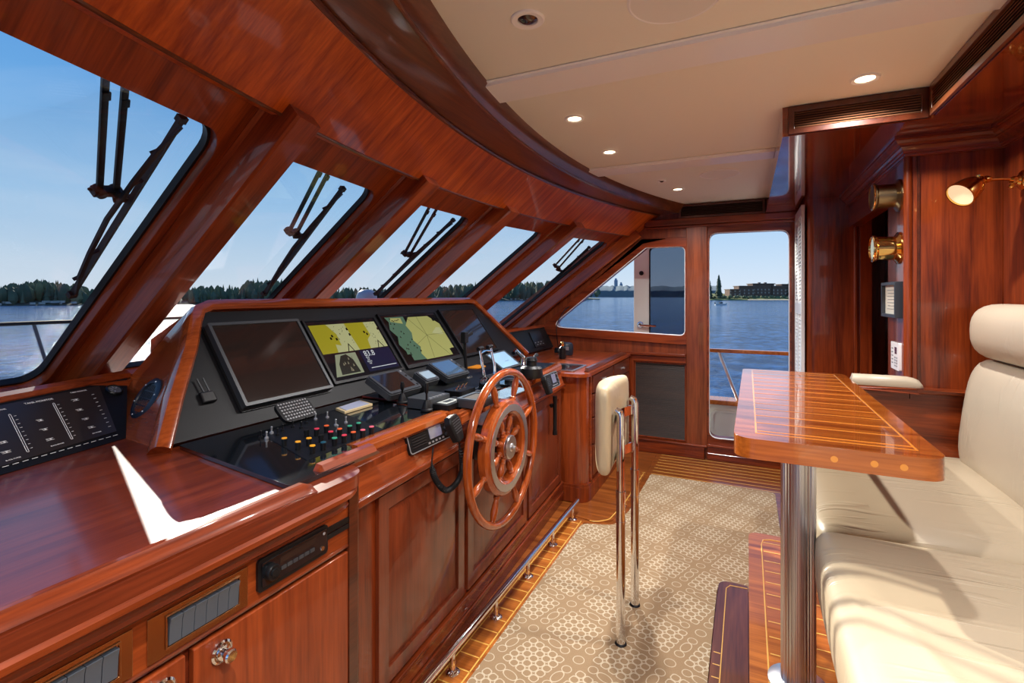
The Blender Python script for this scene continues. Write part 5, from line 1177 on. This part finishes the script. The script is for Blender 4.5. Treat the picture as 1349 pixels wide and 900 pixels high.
# ------------------------------------------------------------------ steering wheel
WC = V((-.885, 1.79, .742)); wa = V((1, 0, .0)).normalized()
t = thing('steering_wheel', 'large eight-spoked varnished wooden ship steering wheel in front of the helm cabinet', 'steering wheel', WC)
def ringp(R, n, off_=0): return [WC+wa*off_+V((0, math.cos(2*math.pi*k/n)*R, math.sin(2*math.pi*k/n)*R)) for k in range(n)]
def lathe_ring(b, prof, n=96, m=0):
    rings = []
    for k in range(n):
        a = 2*math.pi*k/n; dr = V((0, math.cos(a), math.sin(a))); rings.append([WC+dr*r+wa*h for r, h in prof])
    b.loft(rings, True, False, m, True); return b
b = MB(); lathe_ring(b, [(.298+.0155*math.cos(q), .0165*math.sin(q)) for q in [i*math.pi/7 for i in range(14)]]); b.build('rim', WW, t)
b = MB(); lathe_ring(b, [(.135, -.024), (.185, -.024), (.190, -.018), (.190, .010), (.184, .018), (.172, .020), (.171, .024), (.142, .024), (.139, .020), (.132, .016), (.130, -.018)]); b.build('inner_ring', WW, t)
b = MB(); lathe_ring(b, [(.170, .0235), (.170, .0265), (.144, .0265), (.144, .0235)]); r_ = b.build('metal_inlay', ALU, t)
b = MB(); b.lathe([(.046, -.015), (.050, .018), (.0, .018)], WC, wa, 40); b.build('hub_core', WW, t)
b = MB(); b.lathe([(.047, .018), (.047, .027), (.044, .030), (.016, .030), (.015, .034), (.010, .038), (.0, .038)], WC, wa, 40); b.build('hub_plate', ALU, t)
b = MB(); b.lathe([(.006, .036), (.006, .046), (.003, .048)], WC, wa, 8); b.build('hub_nut', CHR, t)
for k in range(8):
    a = math.radians(22.5+45*k); dr = V((0, math.cos(a), math.sin(a)))
    b = MB(); b.lathe([(.010, .188), (.013, .192), (.013, .198), (.0095, .203), (.0115, .215), (.0145, .245), (.0140, .262), (.0105, .280), (.009, .290)], WC, dr, 16)
    b.lathe([(.010, .045), (.013, .052), (.0085, .058), (.0125, .066), (.0085, .073), (.012, .085), (.0145, .10), (.0125, .115), (.009, .120), (.013, .127), (.011, .134)], WC, dr, 16)
    b.build('spoke', WW, t)
b = MB(); b.lathe([(.03, -.148), (.03, -.01)], WC, wa, 24); b.lathe([(.07, -.146), (.07, -.115), (.04, -.10)], WC, wa, 28); b.build('shaft', BLK, t)
# ------------------------------------------------------------------ foot rail
t = thing('foot_rail', 'polished steel foot rail on short posts along the base of the helm cabinet', 'rail', (-.95, 1.7, 0))
b = MB(); b.tube([V((-.95, 1.05, .085)), V((-.95, 2.93, .085))], .0135, 16); b.build('rail', CHR, t)
for y in (1.165, 1.5, 1.836, 2.17, 2.505, 2.84):
    b = MB(); b.lathe([(.026, .0045), (.026, .008), (.020, .012), (.010, .014), (.009, .075)], V((-.95, y, 0)), (0, 0, 1), 18); b.build('post', CHR, t)
# ------------------------------------------------------------------ leaning back rest on two poles
X0 = -.440
t = thing('helm_stool', 'cream leather helm backrest on two tall chrome poles in the middle of the carpet', 'stool', (X0, 2.03, .011))
for y in (1.895, 2.16):
    b = MB(); zt_ = .905
    b.tube([V((X0, y, .012)), V((X0, y, .60))], .0175, 20); b.tube([V((X0, y, .58)), V((X0, y, zt_-.02)), V((X0-.004, y, zt_-.005)), V((X0-.02, y, zt_+.004))], [.0155, .0155, .015, .012], 20)
    b.lathe([(.0185, .57), (.0185, .60)], V((X0, y, 0)), (0, 0, 1), 20); b.lathe([(.0185, .48), (.0185, .485)], V((X0, y, 0)), (0, 0, 1), 20)
    b.build('pole', CHR, t)
    b = MB(); b.lathe([(.023, .0115), (.021, .016), (.018, .018)], V((X0, y, 0)), (0, 0, 1), 18); b.build('socket', RUB, t)
for z in (.86, .70):
    b = MB(); b.loft([[V((X0-.004-.035*math.cos((y-2.0275)/.1325*math.pi/2), y, z-.02)), V((X0+.0-.035*math.cos((y-2.0275)/.1325*math.pi/2), y, z-.02)), V((X0+.0-.035*math.cos((y-2.0275)/.1325*math.pi/2), y, z+.02)), V((X0-.004-.035*math.cos((y-2.0275)/.1325*math.pi/2), y, z+.02))] for y in [1.895+.265*i/12 for i in range(13)]]); b.build('bracket', CHR, t)
# cushion, curved in plan, piping at the foot
def cush(name, z0, z1, x_in, th, y0, y1, bow, m, parent, nz=8, ny=14):
    rings = []
    for i in range(ny+1):
        q = i/ny; y = y0+(y1-y0)*q; e = math.sin(math.pi*min(1, max(0, q)))**.28 if 0 < q < 1 else .35
        xc = x_in-bow*math.cos((q-.5)*math.pi); ring_ = []
        zc, hz = (z0+z1)/2, (z1-z0)/2*(.93+.07*e)
        for k in range(20):
            a = 2*math.pi*k/20; ca, sa = math.cos(a), math.sin(a)
            px_ = math.copysign(abs(ca)**.55, ca)*th/2*e; pz = math.copysign(abs(sa)**.28, sa)*hz
            ring_.append(V((xc+px_-.03*(pz/hz)*-1*0, y, zc+pz)))
        rings.append(ring_)
    b = MB(); b.loft(rings); return b.build(name, m, parent, sub=1)
cush('cushion', .655, 1.005, X0-.052, .085, 1.835, 2.215, .03, LEC, t)

# ------------------------------------------------------------------ table on fluted pedestal
TZ = 1.0
t = thing('table', 'varnished teak table with fine inlaid lines on a fluted metal pedestal', 'table', (.126, 1.56, .28))
tp = rpoly([(-.032, 1.345), (.392, 1.345), (.392, 2.63), (-.020, 2.63)], [.055, .055, .03, .03], 8)
b = MB(); b.plate(tp, [], fl, TZ-.050, TZ); b.build('tabletop', TBL, t, bevel=.02, seg=5)
b = MB(); y = 1.43
while y < 2.58: b.box(.022, .345, y, y+.0045, TZ-.0002, TZ+.0006); y += .092
for x in (.018, .345): b.box(x, x+.0045, 1.405, 2.585, TZ-.0002, TZ+.0006)
for y in (1.402, 2.585): b.box(.018, .3495, y, y+.0045, TZ-.0002, TZ+.0006)
b.build('inlay', TLINE, t)
for x in [at(uu_, 590, Y=1.345).x for uu_ in (1099, 1152, 1191)]: b = MB(); b.lathe([(.0075, 0), (.0075, .0008)], V((x, 1.3452, TZ-.026)), (0, -1, 0), 16); b.build('edge_glint', plain('amber_glint', rgb(215, 135, 40), .25, coat=1), t)  # reflection highlights on the table edge, painted as small amber discs
b = MB(); n = 30; rings = []
for z in (.285, TZ-.055):
    ring_ = []
    for k in range(n*4):
        a = 2*math.pi*k/(n*4); r = .0425 if (k % 4) in (0, 1) else .0395
        ring_.append(V((.126+r*math.cos(a), 1.56+r*math.sin(a), z)))
    rings.append(ring_)
b.loft(rings); b.build('pedestal', ALU, t, ang=20)
b = MB(); b.lathe([(.075, .281), (.075, .288), (.05, .295)], V((.126, 1.56, 0)), (0, 0, 1), 28); b.build('flange', ALU, t); b = MB(); b.lathe([(.05, TZ-.062), (.09, TZ-.056), (.09, TZ-.050)], V((.126, 1.56, 0)), (0, 0, 1), 28); b.build('flange', ALU, t)

# ------------------------------------------------------------------ settee
def soft_box(name, x0, x1, y0, y1, z0, z1, m, parent, e1=.18, e2=.30, puff=.02, nx=26, ny=30):
    """superellipsoid-like cushion: rounded rectangle outline and crowned top"""
    cx_, cy_, cz_ = (x0+x1)/2, (y0+y1)/2, (z0+z1)/2; a, c, h = (x1-x0)/2, (y1-y0)/2, (z1-z0)/2
    b = MB(); rings = []; NU = 72; NV = 18
    for j in range(NV+1):
        p = -math.pi/2+math.pi*j/NV; cp, sp_ = math.cos(p), math.sin(p)
        rr = abs(cp)**e2; zz = math.copysign(abs(sp_)**.45, sp_)
        ring_ = []
        for k in range(NU):
            q = 2*math.pi*k/NU; cq, sq = math.cos(q), math.sin(q)
            X_, Y_ = math.copysign(abs(cq)**e1, cq)*rr, math.copysign(abs(sq)**e1, sq)*rr
            z = cz_+zz*h*(1+ (puff/h)*(1-X_*X_)*(1-Y_*Y_)*(1 if zz > 0 else 0))
            P = V((cx_+a*X_, cy_+c*Y_, z))
            if zz > -.2: P.z += .006*noise.noise(V((P.x*4, P.y*9, 1)))
            ring_.append(P)
        rings.append(ring_)
    b.loft(rings, True, True); return b.build(name, m, parent, ang=80)
t = thing('settee', 'cream leather bench settee with deep seat cushions and a rolled headrest at the right', 'sofa', (.5, .8, .28))
b = MB(); b.box(.23, .895, -.88, 2.515, .285, .56); b.build('base', WY, t)
soft_box('seat_cushion', .152, .80, -.85, 1.592, .575, .748, LEA, t, .12, .30, .012)
soft_box('seat_cushion', .170, .80, 1.575, 2.512, .575, .735, LEA, t, .14, .30, .012)
def roll(name, cen, rx, rz, y0, y1, m, parent, tilt=0, pw=.8):
    rings = []; n = 28
    ys_ = [y1-(y1-y0)*(1-math.cos(q*math.pi/2/8))*.0 for q in range(1)]
    steps = [(y0, 1)]+[(y0+(y1-.09-y0)*i/10, 1) for i in range(1, 11)]+[(y1-.09+.09*math.sin(i*math.pi/16), math.cos(i*math.pi/16)**.5 if i < 8 else .02) for i in range(1, 9)]
    for y, s_ in steps:
        r = []
        for k in range(n):
            a = 2*math.pi*k/n; ca, sa = math.cos(a), math.sin(a)
            dx = math.copysign(abs(ca)**pw, ca)*rx*(.25+.75*s_); dz = math.copysign(abs(sa)**pw, sa)*rz*(.55+.45*s_)
            r.append(V((cen[0]+dx+tilt*dz, y, cen[1]+dz)))
        rings.append(r)
    b = MB(); b.loft(rings); return b.build(name, m, parent, ang=80)
roll('backrest', (.799, .905), .072, .215, -.85, 2.455, LEB, t, .12, .6)
roll('headrest', (.815, 1.222), .084, .100, -.85, 2.40, LEB, t, 0, .8)
# ledge pad
t = thing('ledge_cushion', 'small cream pad on the wooden ledge behind the table', 'cushion', (.45, 2.52, .976))
b = MB(); rings = []
for x, k in ((.399, .6), (.404, 1), (.56, 1), (.59, .97), (.612, .88), (.628, .7), (.637, .4), (.640, .1)):
    rings.append([V((x, 2.502, .9765)), V((x, 2.497, .9765+.022*k)), V((x, 2.503, .9765+.036*k)), V((x, 2.518, .9765+.044*k)), V((x, 2.535, .9765+.043*k)), V((x, 2.553, .9765+.03*k)), V((x, 2.556, .9765))])
b.loft(rings); b.build('pad', LEB, t, ang=60)
# ------------------------------------------------------------------ brass clocks on the pilaster
def clock(P, lab, m1, face_m):
    t = thing('ships_clock', lab, 'clock', P, 'brass instruments on the pilaster'); ax = V((-1, 0, 0))
    R_ = .056
    b = MB(); b.lathe([(R_+.014, .0), (R_+.014, .006), (R_+.004, .012), (R_-.004, .018), (R_-.004, .080), (R_, .084), (R_+.003, .088), (R_+.003, .096), (R_-.003, .100), (R_-.006, .096)], P, ax, 40); b.build('case', m1, t)
    b = MB(); b.lathe([(R_-.004, .088), (R_-.004, .092)], P, ax, 36); f = b.build('dial', face_m, t)
    c = P+ax*.093
    for k in range(12):
        a = k*math.pi/6; d = V((0, math.sin(a), math.cos(a))); b = MB(); b.bar(c+d*.038, c+d*.046, .002, .0006, ax); b.build('hour_mark', BLK, f)
    for a, l in ((2.2, .026), (-1.0, .038)): d = V((0, math.sin(a), math.cos(a))); b = MB(); b.bar(c-d*.008, c+d*l, .0028, .0008, ax); b.build('hand', BLK, f)
    b = MB(); b.tube([P+ax*.094+V((0, R_*math.cos(k*math.pi/18), R_*math.sin(k*math.pi/18))) for k in range(36)], .004, 8, loop=True); b.build('bezel', BRS, t)
DIAL = plain('dial_cream', rgb(225, 220, 200), .4); DIAL2 = plain('dial_olive', rgb(170, 160, 110), .4)
clock(V((.599, 2.68, 1.790)), 'aged brass round instrument, upper of the two on the pilaster', BRD, DIAL2)
clock(V((.599, 2.68, 1.560)), 'bright brass clock, lower of the two on the pilaster', BRS, DIAL)
# framed certificate, thermostat plate
fw_ = lambda y, z, w: V((.599-w, y, z))
t = thing('framed_certificate', 'small black-framed certificate on the pilaster below the brass clocks', 'picture', (.599, 2.7, 1.26))
b = MB(); b.plate([(2.60, 1.255), (2.84, 1.255), (2.84, 1.412), (2.60, 1.412)], [[(2.615, 1.270), (2.825, 1.270), (2.825, 1.397), (2.615, 1.397)]], fw_, 0, .032); b.build('frame', plain('black_frame', (.03, .034, .042, 1), .3), t, bevel=.002)
b = MB(); b.plate([(2.612, 1.268), (2.828, 1.268), (2.828, 1.4), (2.612, 1.4)], [], fw_, 0, .018); p_ = b.build('paper', PAPER, t)
for k in range(7): b = MB(); b.plate([(2.65+.01*(k % 3), 1.375-k*.014), (2.79-.01*(k % 2), 1.375-k*.014), (2.79-.01*(k % 2), 1.3768-k*.014), (2.65+.01*(k % 3), 1.3768-k*.014)], [], fw_, .018, .0186); b.build('printed_line', GRB, p_)
t = thing('alarm_keypad', 'white wall control plate with a small dark red window low on the pilaster', 'switch', (.599, 2.68, 1.02))
b = MB(); b.plate(rrect(2.635, 2.765, 1.025, 1.145, .006), [], fw_, 0, .010); b.build('plate', WTR, t, bevel=.002)
b = MB(); b.plate(rrect(2.668, 2.702, 1.095, 1.125, .002), [], fw_, .009, .0108); b.build('window', plain('dark_red', (.10, .02, .03, 1), .2), t)
for k in range(4):
    for j in range(2): b = MB(); b.plate(rrect(2.66+.028*j, 2.678+.028*j, 1.04+k*.012, 1.046+k*.012, .001), [], fw_, .0095, .0108); b.build('key', SIL, t)
for k in range(5): b = MB(); b.plate(rrect(2.728, 2.752, 1.05+k*.016, 1.054+k*.016, .001), [], fw_, .0095, .0105); b.build('key', GRB, t)
# ------------------------------------------------------------------ brass reading light
LP0 = V((.898, 2.398, 1.768))
t = thing('reading_light', 'polished brass swivel reading light mounted on the right wall', 'lamp', LP0)
b = MB(); b.lathe([(.036, 0), (.036, .004), (.030, .009), (.020, .012), (.016, .020), (.008, .024)], LP0, (-1, 0, 0), 28); b.build('wall_plate', BRS, t)
K = at(1290, 238, Y=2.33); A = at(1327, 232, Y=2.39)
b = MB(); b.tube([LP0, LP0.lerp(K, .5)+V((0, 0, .004)), K], .005, 10); b.lathe([(.011, -.008), (.014, 0), (.011, .008)], LP0.lerp(K, .22), (K-LP0), 14); b.lathe([(.004, 0), (.008, .004), (.008, .014), (.004, .018)], LP0+V((-.03, 0, -.012)), (-.4, -.3, -1), 12); b.build('arm', BRS, t)
b = MB(); b.lathe([(.0, -.016), (.012, -.013), (.018, 0), (.012, .013), (.0, .016)], K, (0, 0, 1), 18); b.lathe([(.009, .014), (.010, .020), (.006, .022)], K, (0, 0, 1), 14); b.lathe([(.012, -.01), (.014, 0), (.012, .01)], K.lerp(A, .25), A-K, 14); b.build('swivel', BRS, t)
Fc = at(1262, 259, Y=2.24); ax = (Fc-K).normalized(); ax = (V((-.70, -.42, -.58))).normalized(); Fc2 = K+ax*.085
b = MB(); b.lathe([(.014, .0), (.028, .010), (.036, .026), (.043, .060), (.047, .084), (.047, .089), (.043, .089), (.040, .07)], K+ax*.006, ax, 32); b.build('shade', BRS, t)
b = MB(); b.lathe([(.0435, .080), (.0435, .083)], K+ax*.006, ax, 28); b.build('lens', LAMP2, t)
# ------------------------------------------------------------------ ceiling fittings
ZL = ZC
def downlight(x, y, lab, lit=True, r=.043, power=12):
    P = V((x, y, ZL)); t = thing('ceiling_light', lab, 'ceiling light', P, 'recessed ceiling lights')
    b = MB(); b.lathe([(r, 0), (r, .004), (r*.9, .007), (r*.68, .004), (r*.64, .0005)], P, (0, 0, -1), 32); b.build('trim_ring', WTR, t)
    b = MB(); b.lathe([(r*.66, .0005), (r*.60, .002)], P, (0, 0, -1), 24); b.build('lens', LAMP, t)
    l = bpy.data.lights.new('downlight', 'AREA'); l.shape = 'DISK'; l.size = r*1.2; l.energy = power; l.color = (1, .97, .95); l.spread = math.radians(150)
    o = bpy.data.objects.new('downlight', l); COL.objects.link(o); o.location = (0, 0, -.012); o.parent = t
    return t
DL = DLP
downlight(-.676, 2.047, 'recessed light nearest the big speaker, left of centre on the ceiling', power=DL)
downlight(-.664, 2.602, 'recessed light between the two white beams near the curved header', power=DL)
downlight(.376, 2.112, 'recessed light above the wooden ceiling duct, right side', r=.046, power=DL)
downlight(-.451, 3.718, 'farthest recessed light near the far vent', power=DL)
downlight(-.30, .25, 'added unseen fill light overhead near the camera', power=DL*1.6); downlight(.35, .2, 'added unseen fill light over the settee', power=DL*1.3)  # both lamps are added out of view to brighten the cabin
def dark_sensor(x, y, r, lab):
    P = V((x, y, ZL)); t = thing('ceiling_sensor', lab, 'sensor', P)
    b = MB(); b.lathe([(r, 0), (r, .004), (r*.92, .007), (r*.62, .005), (r*.58, .001)], P, (0, 0, -1), 32); b.build('trim_ring', WTR, t)
    b = MB(); b.lathe([(r*.60, .001), (r*.55, .004), (r*.3, .010), (.001, .012)], P, (0, 0, -1), 24); b.build('dome', plain('dark_dome', (.03, .015, .015, 1), .15, coat=1), t)
dark_sensor(-.551, 1.256, .047, 'white-ringed dark dome sensor at the top of the ceiling')
dark_sensor(-.515, 3.403, .028, 'tiny dark ceiling dome near the far light')
def speaker(x, y, r, lab):
    P = V((x, y, ZL)); t = thing('ceiling_speaker', lab, 'speaker', P, 'round ceiling speakers')
    b = MB(); b.lathe([(r, 0), (r, .004), (r*.96, .006), (r*.93, .004)], P, (0, 0, -1), 48); b.build('ring', WTR, t)
    b = MB(); b.lathe([(r*.935, .0), (r*.93, .0045), (.001, .005)], P, (0, 0, -1), 48); b.build('grille', plain('speaker_cream', (.86, .87, .84, 1), .7, bump=.6, bscale=900), t)
speaker(-.171, 1.359-.03, .118, 'large round cream ceiling speaker at the top edge')
speaker(-.158, 3.369, .118, 'round cream ceiling speaker near the far vent')
# ------------------------------------------------------------------ light
W = bpy.data.worlds.new('sky'); SC.world = W; W.use_nodes = True; nt = W.node_tree
bg = nt.nodes['Background']; SE = math.radians(23.7); SA = math.radians(-33.5)
tc = nt.nodes.new('ShaderNodeTexCoord'); sx = nt.nodes.new('ShaderNodeSeparateXYZ'); nt.links.new(tc.outputs['Generated'], sx.inputs[0])
cr = nt.nodes.new('ShaderNodeValToRGB'); nt.links.new(sx.outputs[2], cr.inputs[0]); e = cr.color_ramp.elements
e[0].position = 0; e[0].color = rgb(214, 226, 240); e[1].position = 1; e[1].color = rgb(40, 100, 180)
for p_, c_ in ((.06, rgb(196, 218, 240)), (.16, rgb(160, 200, 238)), (.32, rgb(105, 165, 224)), (.55, rgb(62, 128, 205))): q = e.new(p_); q.color = c_
cl = nt.nodes.new('ShaderNodeTexNoise'); cl.inputs['Scale'].default_value = 2.2; cl.inputs['Detail'].default_value = 6; cl.inputs['Distortion'].default_value = .6
mp = nt.nodes.new('ShaderNodeMapping'); mp.inputs['Scale'].default_value = (1, 1, 4); nt.links.new(tc.outputs['Generated'], mp.inputs[0]); nt.links.new(mp.outputs[0], cl.inputs[0])
c2 = nt.nodes.new('ShaderNodeValToRGB'); nt.links.new(cl.outputs[0], c2.inputs[0]); c2.color_ramp.elements[0].position = .52; c2.color_ramp.elements[1].position = .9; c2.color_ramp.elements[1].color = (.35, .35, .35, 1)
mx = nt.nodes.new('ShaderNodeMix'); mx.data_type = 'RGBA'; nt.links.new(c2.outputs[0], mx.inputs[0]); nt.links.new(cr.outputs[0], mx.inputs[6]); mx.inputs[7].default_value = rgb(235, 240, 248)
nt.links.new(mx.outputs[2], bg.inputs[0]); bg.inputs[1].default_value = SKYS
s = bpy.data.lights.new('sun', 'SUN'); so_ = bpy.data.objects.new('sun', s); COL.objects.link(so_)
s.energy = 5.5; s.angle = math.radians(.6); s.color = (1, .93, .82)
d = V((math.cos(SA)*math.cos(SE), math.sin(SA)*math.cos(SE), -math.sin(SE))); so_.rotation_euler = d.to_track_quat('-Z', 'Y').to_euler()
SC.view_settings.view_transform = 'Standard'; SC.view_settings.look = 'None'; SC.view_settings.exposure = EXPO; SC.view_settings.gamma = 1
SC.view_settings.use_curve_mapping = False
SC.cycles.use_denoising = True; SC.cycles.max_bounces = 12; SC.cycles.diffuse_bounces = 6; SC.cycles.transparent_max_bounces = 16
SC.cycles.sample_clamp_indirect = 8; SC.cycles.caustics_reflective = False
